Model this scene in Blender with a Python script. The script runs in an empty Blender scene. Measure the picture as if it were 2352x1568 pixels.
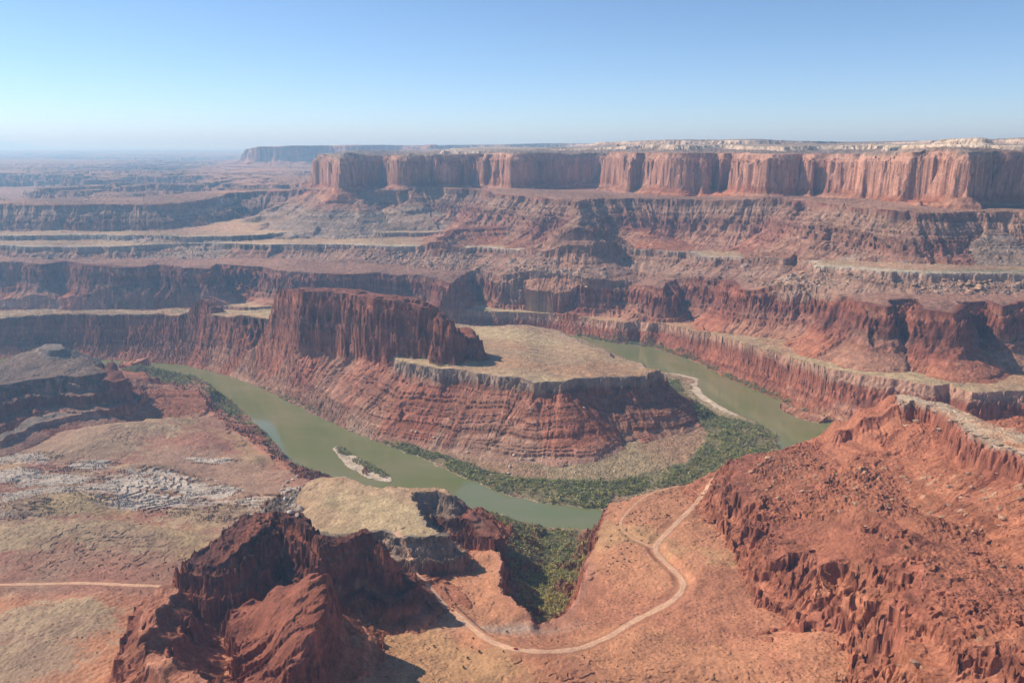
import bpy, math, os, time
import numpy as np
from concurrent.futures import ThreadPoolExecutor

T0 = time.time()
Q = float(os.environ.get("SCENE_Q", "1"))          # mesh density, 1 = final
scene = bpy.context.scene

# ------------------------------------------------------------------ camera
CAM_Z = 600.0
PITCH = math.radians(13.5)
F_PX = 1846.7                                       # focal length in px of a 2352 px wide picture
cam_d = bpy.data.cameras.new("camera")
cam_d.sensor_width = 36.0
cam_d.lens = 36.0 * F_PX / 2352.0
cam_d.clip_start = 1.0
cam_d.clip_end = 400000.0
cam = bpy.data.objects.new("camera", cam_d)
scene.collection.objects.link(cam)
cam.location = (0, 0, CAM_Z)
cam.rotation_euler = (math.pi / 2 - PITCH, 0, 0)
scene.camera = cam

# ------------------------------------------------------------------ sky, sun, exposure
SUN_EL = math.radians(40)
SUN_AZ = math.radians(-71)                          # from +Y, clockwise: the sun stands to the left and a little ahead
sun_dir = (math.sin(SUN_AZ) * math.cos(SUN_EL), math.cos(SUN_AZ) * math.cos(SUN_EL), math.sin(SUN_EL))
w = bpy.data.worlds.new("World")
scene.world = w
w.use_nodes = True
nt = w.node_tree
nt.nodes.clear()
out = nt.nodes.new("ShaderNodeOutputWorld")
bg = nt.nodes.new("ShaderNodeBackground")
sky = nt.nodes.new("ShaderNodeTexSky")
sky.sky_type = 'NISHITA'
sky.sun_disc = False
sky.sun_elevation = SUN_EL
sky.sun_rotation = SUN_AZ
sky.altitude = 0
sky.air_density = 0.55
sky.dust_density = 0.0
sky.ozone_density = 4.0
bg.inputs['Strength'].default_value = 0.125
nt.links.new(sky.outputs[0], bg.inputs[0])
nt.links.new(bg.outputs[0], out.inputs[0])
sd = bpy.data.lights.new("sun", 'SUN')
sd.energy = 4.5
sd.angle = math.radians(0.5)
sd.color = (1.0, 0.95, 0.87)
so = bpy.data.objects.new("sun", sd)
scene.collection.objects.link(so)
from mathutils import Vector
so.rotation_euler = Vector(sun_dir).to_track_quat('Z', 'Y').to_euler()
scene.view_settings.view_transform = 'Standard'
scene.view_settings.look = 'None'
scene.view_settings.exposure = 0.36
scene.view_settings.gamma = 1.0
scene.cycles.use_denoising = True
scene.cycles.max_bounces = 4
scene.cycles.diffuse_bounces = 2
scene.cycles.glossy_bounces = 2
scene.cycles.volume_bounces = 2

# ------------------------------------------------------------------ helpers: picture <-> place
CP, SP = math.cos(PITCH), math.sin(PITCH)
def ray(u, v):
    a = (u - 1176.0) / F_PX
    b = (784.0 - v) / F_PX
    return a, CP + b * SP, -SP + b * CP
def at(u, v, z):                                    # the point at height z that the photo shows at u, v (2352 x 1568)
    a, b, c = ray(u, v)
    t = (z - CAM_Z) / c
    return a * t, b * t
def at_dist(u, dist):
    a = (u - 1176.0) / F_PX
    th = math.atan(a / CP)
    return dist * math.sin(th), dist * math.cos(th)

rng = np.random.default_rng(7)
f32 = np.float32
N = 1024
def spectral(beta, fmin, fmax, seed):
    r = np.random.default_rng(seed)
    fx = np.fft.fftfreq(N) * N
    ff = np.sqrt(fx[:, None] ** 2 + fx[None, :] ** 2)
    amp = np.where((ff >= fmin) & (ff <= fmax), np.maximum(ff, 1) ** (-beta), 0)
    ph = np.exp(2j * np.pi * r.random((N, N)))
    t = np.real(np.fft.ifft2(amp * ph))
    t = (t - t.mean()) / t.std()
    return np.clip(t, -3, 3).astype(f32)
T_FBM = spectral(1.9, 1, 400, 1)
T_FBM2 = spectral(1.9, 1, 400, 2)
T_ROUGH = spectral(1.25, 3, 450, 3)
T_BAND = spectral(1.2, 8, 42, 4)
T_JAG = spectral(1.35, 3, 44, 8)
T_MICRO = spectral(1.0, 6, 90, 9)
T_RIDGE = 1.0 - np.abs(spectral(1.7, 4, 350, 5)) * 1.6
T_RIDGE = ((T_RIDGE - T_RIDGE.mean()) / T_RIDGE.std()).astype(f32)
T_BAND2 = spectral(1.2, 6, 46, 6)
def cell_texture(g, seed, soft=3):                          # irregular blocks with their own values
    r = np.random.default_rng(seed)
    jx = r.random((g, g)); jy = r.random((g, g)); val = r.uniform(-1.6, 1.6, (g, g)).astype(f32)
    px = (np.arange(N) + 0.5) * g / N
    X, Y = np.meshgrid(px, px, indexing='ij')
    cx = np.floor(X).astype(int); cy = np.floor(Y).astype(int)
    best = np.full((N, N), 9.0); out_ = np.zeros((N, N), f32)
    for dx in (-1, 0, 1):
        for dy in (-1, 0, 1):
            ix = (cx + dx) % g; iy = (cy + dy) % g
            q = (cx + dx + jx[ix, iy] - X) ** 2 + (cy + dy + jy[ix, iy] - Y) ** 2
            u = q < best
            best = np.where(u, q, best); out_ = np.where(u, val[ix, iy], out_)
    for ax in (0, 1):                                # soften the joints a little
        for _ in range(soft):
            out_ = (np.roll(out_, 1, ax) + 2 * out_ + np.roll(out_, -1, ax)) / 4
    return out_.astype(f32)
T_CELL = cell_texture(40, 21)
T_CELL2 = cell_texture(84, 22)
T_CRACK = cell_texture(120, 23, 1)
def rock_texture(n, rmin, rmax, seed, power=2.2):
    r = np.random.default_rng(seed)
    t = np.zeros((N, N), f32)
    for k in range(n):
        R = rmin * (1 - r.random() * (1 - (rmin / rmax) ** power)) ** (-1 / power)
        asp = r.uniform(0.55, 1.0)
        an = r.uniform(0, math.pi)
        cx, cy = r.random(2) * N
        m = int(R + 2)
        ix = np.arange(int(cx) - m, int(cx) + m + 1)
        iy = np.arange(int(cy) - m, int(cy) + m + 1)
        X, Y = np.meshgrid(ix - cx, iy - cy, indexing='ij')
        a = (X * math.cos(an) + Y * math.sin(an)) / R
        b = (-X * math.sin(an) + Y * math.cos(an)) / (R * asp)
        q = np.maximum(np.abs(a), np.abs(b)) * 0.65 + np.sqrt(a * a + b * b) * 0.4
        h = R * r.uniform(0.5, 1.0) * np.clip((1 - q) * 3.2, 0, 1) * (1 + 0.35 * (a * r.uniform(-1, 1) + b * r.uniform(-1, 1)))
        sl = np.ix_(ix % N, iy % N)
        t[sl] = np.maximum(t[sl], h)
    return t
T_ROCK = rock_texture(1500, 3.0, 15.0, 11)
T_ROCKS = rock_texture(500, 3.5, 26.0, 12)

def S(T, x, y, period, ox=0.0, oy=0.0, rot=0.6):    # smooth periodic lookup
    c, s = math.cos(rot), math.sin(rot)
    k = N / period
    u = (x * c - y * s) * k + ox
    v = (x * s + y * c) * k + oy
    iu = np.floor(u); iv = np.floor(v)
    fu = (u - iu).astype(f32); fv = (v - iv).astype(f32)
    iu = iu.astype(np.int32) & (N - 1); iv = iv.astype(np.int32) & (N - 1)
    iu1 = (iu + 1) & (N - 1); iv1 = (iv + 1) & (N - 1)
    a = T[iu, iv]; b = T[iu1, iv]; cc = T[iu, iv1]; d = T[iu1, iv1]
    a = a + (b - a) * fu
    cc = cc + (d - cc) * fu
    return a + (cc - a) * fv
def sstep(a, b, x):
    t = np.clip((x - a) / (b - a), 0, 1)
    return t * t * (3 - 2 * t)

# ------------------------------------------------------------------ the landforms: rims traced in the photo at their own heights
FAR = [('w', 60000, 120000), ('w', -60000, 120000)]
FARR = [('w', 60000, 2500), ('w', 60000, 120000), ('w', -60000, 120000), ('w', -60000, 3500)]

RED = (0.30, 0.104, 0.058); DRED = (0.20, 0.073, 0.047); BRED = (0.32, 0.118, 0.068)
SOIL = (0.49, 0.218, 0.112); RSOIL = (0.37, 0.139, 0.073)
TAN = (0.41, 0.265, 0.15); GREY = (0.35, 0.238, 0.165); WHITE = (0.58, 0.48, 0.36)
WING = (0.44, 0.215, 0.135); NAV = (0.62, 0.46, 0.32); BROWN = (0.31, 0.160, 0.105)
CHIN = (0.29, 0.20, 0.145); PINK = (0.47, 0.26, 0.17)

LAND = []
def land(name, pts, prof, **k):
    LAND.append(dict(name=name, pts=pts, prof=prof, **k))

# lower bench beyond the river
land('river_bench', [
    (-400, 690, 60), (0, 690, 60), (150, 692, 60), (300, 697, 60), (424, 695, 60), (560, 705, 60), (720, 702, 60), (900, 712, 58),
    (1040, 718, 58), (1085, 716, 58), (1100, 735, 58), (1112, 716, 58), (1168, 719, 57), (1253, 721, 56), (1363, 733, 58), (1431, 742, 62),
    (1475, 735, 62), (1500, 748, 72), (1548, 754, 78), (1616, 773, 88), (1712, 797, 96), (1787, 810, 100), (1849, 834, 105),
    (1907, 846, 106), (1975, 858, 107), (2078, 874, 108), (2146, 886, 108), (2180, 882, 108), (2232, 901, 108), (2352, 899, 108),
    (2500, 893, 108)] + FARR,
    [(0, 0), (5, 16), (9, 19), (17, 62), (22, 66), (32, 84), (70, 100), (200, 140)],
    a=(9, 5.5, 2.6), p=(900, 420, 260), top=TAN, cols=[(0, PINK), (18, PINK), (30, RED), (80, RED), (100, RSOIL)], topn=1.6, lay=6)

# peninsula bench, its fin and its neck
land('peninsula_bench', [
    (880, 815, 124), (908, 827, 124), (953, 836, 124), (1007, 845, 125), (1059, 851, 125), (1093, 855, 125), (1151, 862, 125),
    (1199, 867, 124), (1240, 880, 121), (1290, 882, 121), (1330, 868, 121), (1366, 865, 118), (1424, 864, 113), (1486, 862, 107),
    (1519, 850, 105), (1479, 843, 103), (1472, 834, 101), (1445, 828, 99), (1404, 819, 94), (1383, 802, 88), (1353, 796, 84),
    (1329, 785, 79), (1288, 769, 75), (1285, 758, 74), (1200, 745, 74), (1120, 750, 74), ('w', -250, 2450), ('w', -330, 2150)],
    [(0, 0), (5, 24), (12, 27), (17, 37), (26, 40), (34, 47), (60, 62), (63, 68), (84, 80), (87, 87), (120, 101), (123, 107), (150, 116), (230, 126), (420, 142)],
    a=(9, 5.0, 2.2), p=(700, 380, 230), top=TAN, cols=[(0, GREY), (18, (0.30, 0.19, 0.125)), (27, RED), (60, BRED), (75, RED), (95, BRED), (112, BROWN), (140, GREY)], topn=2.0, lay=5, ledgy=0.5)
land('peninsula_fin', [
    (612, 663, 246), (650, 665, 248), (700, 668, 248), (760, 670, 249), (800, 672, 250), (860, 684, 252), (910, 690, 250), (950, 694, 245), (985, 702, 240),
    (1010, 714, 230), (1040, 733, 215), (1055, 752, 200), (1035, 742, 215), (1000, 708, 232), (950, 685, 246), (880, 679, 250),
    (810, 666, 250), (700, 662, 248), (640, 658, 246)],
    [(0, 0), (4, 12), (10, 18), (20, 70), (26, 78), (38, 140), (44, 146), (80, 166), (140, 198), (260, 248)],
    a=(11, 10.0, 4.0), p=(560, 430, 260), top=DRED, cols=[(0, DRED), (16, RED), (60, DRED), (140, RED), (150, BRED), (200, RED), (250, BROWN)], topn=9, lay=9, ck=1.3)
land('peninsula_fin', [
    (1000, 762, 170), (1040, 752, 178), (1076, 752, 180), (1090, 772, 172), (1075, 776, 170), (1030, 772, 165)],
    [(0, 0), (4, 8), (12, 40), (18, 48), (26, 62), (60, 78), (120, 100)],
    a=(5, 6.0, 3), p=(560, 380, 230), top=RED, cols=[(0, DRED), (40, RED), (80, RSOIL)], topn=3, lay=6)
land('peninsula_neck', [
    (-300, 740, 100), (-100, 742, 104), (0, 748, 106), (60, 742, 108), (110, 737, 111), (160, 738, 114), (175, 744, 115), (200, 730, 118), (250, 726, 121), (308, 724, 123),
    (378, 723, 127), (440, 726, 135), (500, 727, 142), (564, 726, 150), (640, 735, 150), (700, 750, 150), (640, 705, 150), (560, 712, 145), (430, 708, 130),
    (300, 712, 120), (160, 712, 114), (0, 712, 108), (-300, 710, 100)],
    [(0, 0), (5, 20), (8, 22), (16, 52), (24, 58), (34, 72), (70, 90), (150, 120), (300, 160)],
    a=(9, 6.5, 3.0), p=(800, 420, 260), top=(0.34, 0.225, 0.135), cols=[(0, DRED), (50, RED), (75, DRED), (95, RSOIL), (140, RED)], topn=4, lay=6)
land('peninsula_neck', [
    (452, 692, 172), (462, 687, 178), (478, 686, 178), (490, 692, 172), (505, 706, 158), (495, 704, 160), (470, 694, 172)],
    [(0, 0), (3, 8), (10, 26), (16, 32), (60, 50), (120, 80)],
    a=(4, 5.0, 2.0), p=(560, 380, 230), top=DRED, cols=[(0, DRED), (40, RED)], topn=2, lay=5)

# the red wall above the lower bench
land('canyon_wall', [
    (-400, 600, 184), (0, 603, 184), (100, 606, 184), (140, 597, 184), (200, 607, 184), (330, 612, 181), (350, 604, 181), (420, 615, 180), (480, 617, 178), (500, 606, 178), (600, 612, 175),
    (640, 622, 172), (720, 628, 168), (830, 628, 165), (940, 631, 156), (1010, 642, 151), (1040, 660, 150), (1050, 640, 152), (1075, 622, 156), (1125, 628, 153),
    (1152, 645, 150), (1250, 643, 154), (1350, 646, 164), (1450, 653, 157), (1522, 664, 163), (1535, 642, 175), (1550, 634, 184), (1640, 642, 190),
    (1660, 632, 200), (1690, 645, 198), (1705, 664, 198), (1787, 664, 212), (1890, 674, 222), (1958, 690, 230), (2000, 695, 234), (2037, 706, 235),
    (2050, 690, 238), (2105, 688, 238), (2122, 709, 236), (2188, 717, 237), (2205, 695, 240), (2270, 690, 242), (2300, 702, 241), (2352, 690, 244), (2500, 690, 247)] + FARR,
    [(0, 0), (4, 10), (9, 14), (20, 58), (25, 62), (34, 84), (60, 98), (130, 128), (260, 180)],
    a=(16, 9.0, 4.0), p=(1000, 520, 300), top=BROWN, cols=[(0, DRED), (12, RED), (60, DRED), (90, RED), (110, RSOIL)], topn=3, lay=8)

# pale rimmed bench with its boulder slope
land('rim_bench', [
    (-400, 566, 222), (200, 566, 222), (465, 558, 222), (560, 561, 223), (649, 560, 224), (804, 562, 225), (880, 566, 226), (960, 566, 227), (1059, 568, 229), (1134, 570, 232), (1216, 576, 236),
    (1253, 581, 237), (1356, 582, 240), (1385, 579, 242), (1424, 573, 244), (1500, 574, 247), (1579, 578, 244), (1616, 588, 242), (1702, 592, 250), (1800, 593, 264),
    (1815, 585, 268), (1850, 586, 272), (1858, 612, 277), (1900, 613, 280), (1958, 616, 283), (2000, 620, 285), (2061, 625, 286), (2129, 628, 287), (2240, 627, 288), (2352, 627, 288), (2500, 630, 288)] + FARR,
    [(0, 0), (3, 12), (7, 14), (60, 36), (140, 62), (300, 120)],
    a=(18, 9.0, 4.5), p=(1100, 520, 300), top=TAN, cols=[(0, GREY), (14, BROWN), (60, BROWN)], topn=2, lay=7, rocks=1.0)
land('rim_bench', [
    (-400, 540, 245), (0, 541, 245), (200, 539, 245), (340, 541, 245), (450, 543, 245), (560, 540, 245), (700, 533, 245), (760, 528, 245), (880, 534, 245), (960, 534, 245), (1010, 531, 246), (1060, 526, 246)] + FARR,
    [(0, 0), (4, 14), (8, 16), (60, 30), (140, 50), (300, 90)],
    a=(18, 8, 4.5), p=(1100, 520, 300), top=TAN, cols=[(0, GREY), (14, CHIN), (60, CHIN)], topn=2, lay=7, rocks=0.8)

# ledgy slopes below the big cliffs
land('ledge_slopes', [
    (-300, 476, 340), (-40, 475, 346), (41, 471, 350), (150, 470, 350), (239, 471, 349), (340, 470, 347), (444, 465, 346), (495, 455, 352), (530, 440, 374), (620, 437, 380), (717, 434, 390), (760, 440, 388), (830, 447, 386),
    (880, 440, 400), (1000, 433, 410), (1110, 436, 411), (1150, 447, 402), (1230, 452, 402), (1300, 462, 398), (1335, 476, 392), (1352, 461, 402), (1420, 459, 402), (1500, 459, 401), (1600, 460, 402), (1700, 459, 410), (1790, 457, 417), (1850, 462, 420), (1950, 474, 422),
    (2050, 482, 422), (2100, 490, 418), (2180, 492, 416), (2260, 488, 418), (2352, 490, 418), (2500, 494, 418)] + FARR,
    [(0, 0), (5, 13), (14, 18), (45, 38), (48, 45), (85, 66), (89, 79), (100, 85), (104, 98), (140, 116), (144, 125), (200, 146), (300, 168), (450, 192), (700, 215)],
    a=(30, 17.0, 7.0), p=(1500, 700, 420), top=(0.31, 0.165, 0.105), cols=[(0, DRED), (14, (0.28, 0.150, 0.100)), (46, (0.28, 0.145, 0.095)), (66, (0.23, 0.100, 0.068)), (95, (0.28, 0.12, 0.08)), (140, (0.33, 0.14, 0.085)), (180, RSOIL)], topn=4, lay=6, ledgy=0.6)
land('ledge_slopes', [
    (1018, 545, 262), (1048, 527, 280), (1100, 525, 282), (1180, 521, 286), (1240, 517, 292), (1281, 512, 300), (1330, 510, 304), (1400, 520, 300), (1500, 530, 300), (1500, 480, 300), (1320, 490, 300), (1200, 512, 284), (1060, 521, 276)],
    [(0, 0), (4, 9), (30, 18), (33, 23), (90, 40), (200, 56)],
    a=(12, 8, 4), p=(1000, 500, 300), top=DRED, cols=[(0, DRED), (10, RSOIL), (22, DRED), (30, RSOIL)], topn=2, lay=5)

# the great vertical cliffs
land('sandstone_cliffs', [
    (770, 'd', 5600, 565), (772, 'd', 4400, 556), (782, 'd', 4080, 556), (802, 'd', 4010, 558), (830, 'd', 4320, 560), (905, 'd', 4620, 562), (925, 'd', 4250, 564), (948, 'd', 4060, 564), (985, 'd', 4200, 566), (1015, 'd', 4080, 566), (1040, 'd', 4300, 568), (1120, 'd', 4480, 570),
    (1150, 'd', 4220, 572), (1190, 'd', 4020, 572), (1240, 'd', 4250, 576), (1390, 'd', 4480, 584), (1410, 'd', 4100, 582), (1450, 'd', 3900, 580), (1535, 'd', 3700, 580), (1556, 'd', 3660, 580), (1600, 'd', 3850, 580), (1640, 'd', 3950, 580), (1665, 'd', 3750, 579), (1700, 'd', 3560, 578), (1748, 'd', 3480, 577), (1770, 'd', 3620, 577), (1835, 'd', 3780, 577),
    (1845, 'd', 3560, 577), (1880, 'd', 3420, 578), (1920, 'd', 3380, 579), (1960, 'd', 3240, 581), (2020, 'd', 3140, 584), (2080, 'd', 3020, 588), (2130, 'd', 2940, 590), (2178, 'd', 2860, 590), (2190, 'd', 2920, 590), (2230, 'd', 3060, 589), (2300, 'd', 3150, 588), (2352, 'd', 3200, 588), (2500, 'd', 3300, 588)] + [('w', 60000, 5000), ('w', 60000, 120000), ('w', 500, 120000)],
    [(0, 0), (6, 8), (14, 11), (18, 22), (24, 25), (34, 135), (40, 142), (70, 160), (150, 204), (300, 268), (500, 330)],
    a=(45, 7.0, 3.5), p=(1500, 1100, 420), top=CHIN, cols=[(0, PINK), (20, WING), (60, WING), (135, WING), (145, RSOIL), (190, RSOIL), (240, CHIN)], topn=9, lay=12, ck=1.25)
land('pale_domes', [
    (1020, 'd', 5400, 585), (1035, 'd', 4900, 590), (1100, 'd', 4850, 591), (1200, 'd', 5000, 588), (1240, 'd', 5200, 590), (1330, 'd', 5000, 592), (1385, 'd', 5000, 606), (1420, 'd', 4650, 612), (1470, 'd', 4700, 618), (1530, 'd', 4350, 618), (1580, 'd', 4400, 618),
    (1640, 'd', 4700, 620), (1700, 'd', 4450, 618), (1740, 'd', 4150, 612), (1790, 'd', 4150, 610), (1850, 'd', 4500, 612), (1960, 'd', 4500, 612), (1990, 'd', 4000, 606), (2040, 'd', 4100, 608), (2080, 'd', 3900, 612), (2090, 'd', 3500, 612),
    (2150, 'd', 3350, 612), (2230, 'd', 3350, 608), (2280, 'd', 3700, 606), (2352, 'd', 3800, 606), (2500, 'd', 3900, 606)] + [('w', 60000, 6000), ('w', 60000, 120000), ('w', 500, 120000)],
    [(0, 0), (6, 6), (16, 12), (24, 30), (36, 38), (60, 46), (140, 62)],
    a=(55, 16, 6), p=(2600, 900, 500), top=NAV, cols=[(0, NAV), (14, NAV), (30, PINK), (50, CHIN)], topn=5, lay=9)
land('pale_domes', [
    (2095, 'd', 3560, 630), (2130, 'd', 3480, 636), (2190, 'd', 3480, 638), (2215, 'd', 3540, 634), (2200, 'd', 3800, 636), (2120, 'd', 3820, 636)],
    [(0, 0), (12, 4), (40, 18), (90, 34), (160, 50)],
    a=(16, 9, 4), p=(1000, 600, 300), top=NAV, cols=[(0, NAV), (60, WHITE)], topn=3, lay=6)
land('pale_domes', [
    (1440, 'd', 6200, 650), (1500, 'd', 6000, 656), (1700, 'd', 5900, 654), (1800, 'd', 6100, 646), (2000, 'd', 6600, 640), (2200, 'd', 5600, 650), (2352, 'd', 5200, 655), (2500, 'd', 5200, 655)] + [('w', 60000, 9000), ('w', 60000, 120000), ('w', 2500, 120000)],
    [(0, 0), (20, 8), (60, 24), (120, 38), (300, 60)],
    a=(70, 22, 8), p=(3000, 1000, 500), top=CHIN, cols=[(0, NAV), (20, NAV), (40, CHIN)], topn=6, lay=9)

# far mesa and plains
land('far_mesa', [
    (596, 'd', 13500, 560), (612, 'd', 11600, 590), (625, 'd', 11200, 605), (650, 'd', 10900, 622), (720, 'd', 10800, 632), (780, 'd', 11500, 636), (850, 'd', 10900, 640), (930, 'd', 11600, 642), (1000, 'd', 10900, 644), (1080, 'd', 11600, 648), (1170, 'd', 10900, 650), (1250, 'd', 11700, 654), (1400, 'd', 11300, 656), (1550, 'd', 12500, 656), (1900, 'd', 12500, 658), (2500, 'd', 12500, 660)]
    + [('w', 60000, 20000), ('w', 60000, 30000), ('w', -3000, 30000)],
    [(0, 0), (30, 20), (70, 150), (100, 165), (300, 230), (700, 300), (1500, 380)],
    a=(160, 60, 20), p=(6000, 2500, 1200), top=CHIN, cols=[(0, WING), (160, WING), (200, RSOIL)], topn=6, lay=30)
for cu, cd, hw, zt in ((100, 5500, 170, 322), (165, 5350, 110, 320), (435, 5700, 130, 318), (60, 5300, 160, 300), (330, 9500, 300, 330), (520, 9000, 420, 345), (240, 16000, 700, 340), (30, 14000, 900, 330), (560, 8000, 250, 300), (420, 7200, 300, 285), (90, 8200, 400, 290)):
    px, py = at_dist(cu, cd)
    r_ = np.random.default_rng(int(cu * 7 + cd))
    ring = []
    for k in range(10):
        an = k * math.pi / 5
        q = hw * r_.uniform(0.6, 1.2)
        ring.append(('w', px + math.cos(an) * q * 1.5, py + math.sin(an) * q, zt + r_.uniform(-4, 4)))
    land('distant_plain', ring, [(0, 0), (12, 14), (60, 34), (200, 75), (400, 110)], a=(40, 20, 8), p=(2200, 900, 500), top=CHIN,
         cols=[(0, BROWN), (20, BROWN), (60, RSOIL)], topn=3, lay=8)

# dark terraced butte on the left bank
land('dark_butte', [
    (-300, 850, 140), (-40, 838, 138), (0, 830, 140), (31, 815, 144), (60, 808, 147), (92, 800, 150), (150, 806, 147), (188, 824, 138), (217, 846, 128), (225, 856, 124), (190, 862, 124), (120, 862, 128), (60, 872, 130), (-40, 890, 132), (-300, 930, 135)],
    [(0, 0), (3, 9), (16, 12), (20, 24), (44, 29), (49, 48), (80, 56), (84, 68), (120, 80), (220, 104)],
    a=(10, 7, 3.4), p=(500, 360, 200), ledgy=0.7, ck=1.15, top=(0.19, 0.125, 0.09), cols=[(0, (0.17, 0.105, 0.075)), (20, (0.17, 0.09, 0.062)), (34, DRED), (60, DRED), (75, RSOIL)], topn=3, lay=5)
land('dark_butte', [
    (95, 798, 160), (105, 790, 164), (135, 790, 164), (142, 800, 160), (120, 802, 160)],
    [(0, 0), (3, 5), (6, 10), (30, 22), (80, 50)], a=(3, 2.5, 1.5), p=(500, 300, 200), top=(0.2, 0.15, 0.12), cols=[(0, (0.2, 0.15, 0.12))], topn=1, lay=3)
land('dark_butte', [
    (246, 834, 138), (254, 826, 142), (264, 830, 140), (274, 850, 124), (290, 872, 112), (262, 878, 110), (232, 872, 112), (236, 850, 126)],
    [(0, 0), (3, 14), (7, 36), (10, 44), (14, 60), (40, 78), (120, 110)], a=(2, 2, 1.2), p=(400, 300, 200), top=DRED, cols=[(0, DRED)], topn=1, lay=6, ck=1.0, cell=0.2)
land('dark_butte', [
    (-300, 1020, 74), (0, 996, 72), (68, 958, 72), (120, 948, 72), (226, 938, 70), (228, 946, 66), (120, 962, 66), (60, 985, 66), (0, 1015, 66), (-300, 1045, 66)],
    [(0, 0), (4, 8), (30, 16), (80, 34)], a=(5, 3, 1.5), p=(500, 300, 200), top=(0.24, 0.175, 0.13), cols=[(0, BROWN), (12, DRED)], topn=2, lay=4)

# the nearer bench with the dirt road
land('valley_bench', [
    (-500, 860, 36, 1), (100, 880, 34, 1), (300, 888, 26, 1), (400, 915, 24, 1), (480, 948, 24, 1), (540, 985, 24, 1), (590, 1030, 24, 1), (640, 1068, 24, 1), (690, 1092, 34, .9), (760, 1112, 45, .8),
    (900, 1150, 48, .6), (1040, 1195, 40, .6), (1110, 1240, 45, .4), (1150, 1290, 60, .1), (1150, 1330, 66, 0), (1150, 1358, 68, 0), (1180, 1375, 69, 0), (1207, 1399, 69, 0), (1222, 1428, 64, .3),
    (1240, 1446, 56, .9), (1275, 1440, 56, 1), (1310, 1415, 62, .7), (1340, 1370, 68, .1), (1362, 1300, 70, 0), (1350, 1288, 70, 0), (1362, 1250, 70, 0), (1372, 1215, 70, 0), (1392, 1175, 70, 0), (1408, 1135, 70, 0), (1440, 1113, 70, 0),
    (1530, 1100, 70, 0), (1640, 1080, 70, 0), (1720, 1072, 72, 0), (1790, 1050, 74, 0), ('w', 640, 1390, 76), ('w', 900, 1420), ('w', 1600, 1300), ('w', 1600, 50), ('w', -1600, 50), ('w', -1600, 1500)],
    [(0, 0), (3, 9), (6, 11), (11, 40), (15, 44), (20, 56), (40, 66), (90, 80)],
    soft=[(0, 0), (40, 9), (90, 22), (160, 34), (260, 62)],
    zin=[(300, 1100, 60), (100, 1200, 66), (0, 1340, 78), (60, 1480, 86), (250, 1500, 88), (1250, 1530, 80), (1500, 1250, 71), (1500, 1500, 80), (2000, 1540, 92), (1000, 1420, 74), (1180, 1480, 77), (1600, 1380, 74), (500, 1130, 50), (560, 1060, 34), (420, 1010, 40), (200, 1040, 52), (1450, 1180, 70), (700, 1540, 82), (700, 1200, 62)],
    a=(5, 4.0, 1.8), p=(500, 300, 180), top=SOIL, cols=[(0, (0.36, 0.155, 0.09)), (12, RED), (40, RED), (60, RSOIL)], topn=2.5, lay=4, ck=1.1)
land('tan_mesa', [
    (684, 1118, 92, .8), (700, 1102, 98, .5), (740, 1092, 100, .3), (800, 1095, 103, .3), (830, 1105, 104, .3), (870, 1114, 105, .2), (900, 1112, 105, .2), (960, 1112, 106, 0), (1010, 1114, 106, 0), (1030, 1119, 106, 0), (1048, 1134, 103, 0), (1040, 1148, 100, 0), (1000, 1134, 103, 0),
    (962, 1136, 105, 0), (957, 1166, 105, 0), (976, 1196, 105, 0), (1020, 1228, 105, 0), (970, 1232, 105, 0), (918, 1230, 105, 0), (888, 1217, 103, 0), (840, 1222, 102, .3), (760, 1228, 100, .6), (690, 1220, 92, 1), (670, 1170, 88, 1)],
    [(0, 0), (2.5, 9), (8, 11), (10, 17), (20, 20), (26, 34), (38, 40), (42, 54), (60, 64), (100, 84), (160, 110)],
    soft=[(0, 0), (40, 14), (80, 36), (120, 60), (200, 110)],
    zin=[(850, 1170, 103), (930, 1180, 105), (760, 1160, 100)],
    a=(6, 4, 2), p=(420, 260, 170), top=TAN, cols=[(0, (0.22, 0.165, 0.12)), (20, (0.2, 0.13, 0.09)), (30, DRED), (60, DRED), (80, RSOIL)], topn=1.6, lay=4, ck=1.1)
land('tan_mesa', [
    (1060, 1150, 84), (1090, 1168, 80), (1120, 1195, 76), (1150, 1222, 70), (1152, 1240, 66), (1110, 1230, 72), (1060, 1190, 80), (1030, 1150, 88)],
    [(0, 0), (3, 10), (7, 30), (14, 44), (30, 58), (80, 76)], a=(5, 5, 2.4), p=(420, 260, 170), top=DRED, cols=[(0, DRED), (40, DRED)], topn=3, lay=4, ck=1.1)

KRED = (0.25, 0.082, 0.048); KSHADE = (0.135, 0.050, 0.035)  # second tone: rock red darkened to deepen the butte's shade
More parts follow.
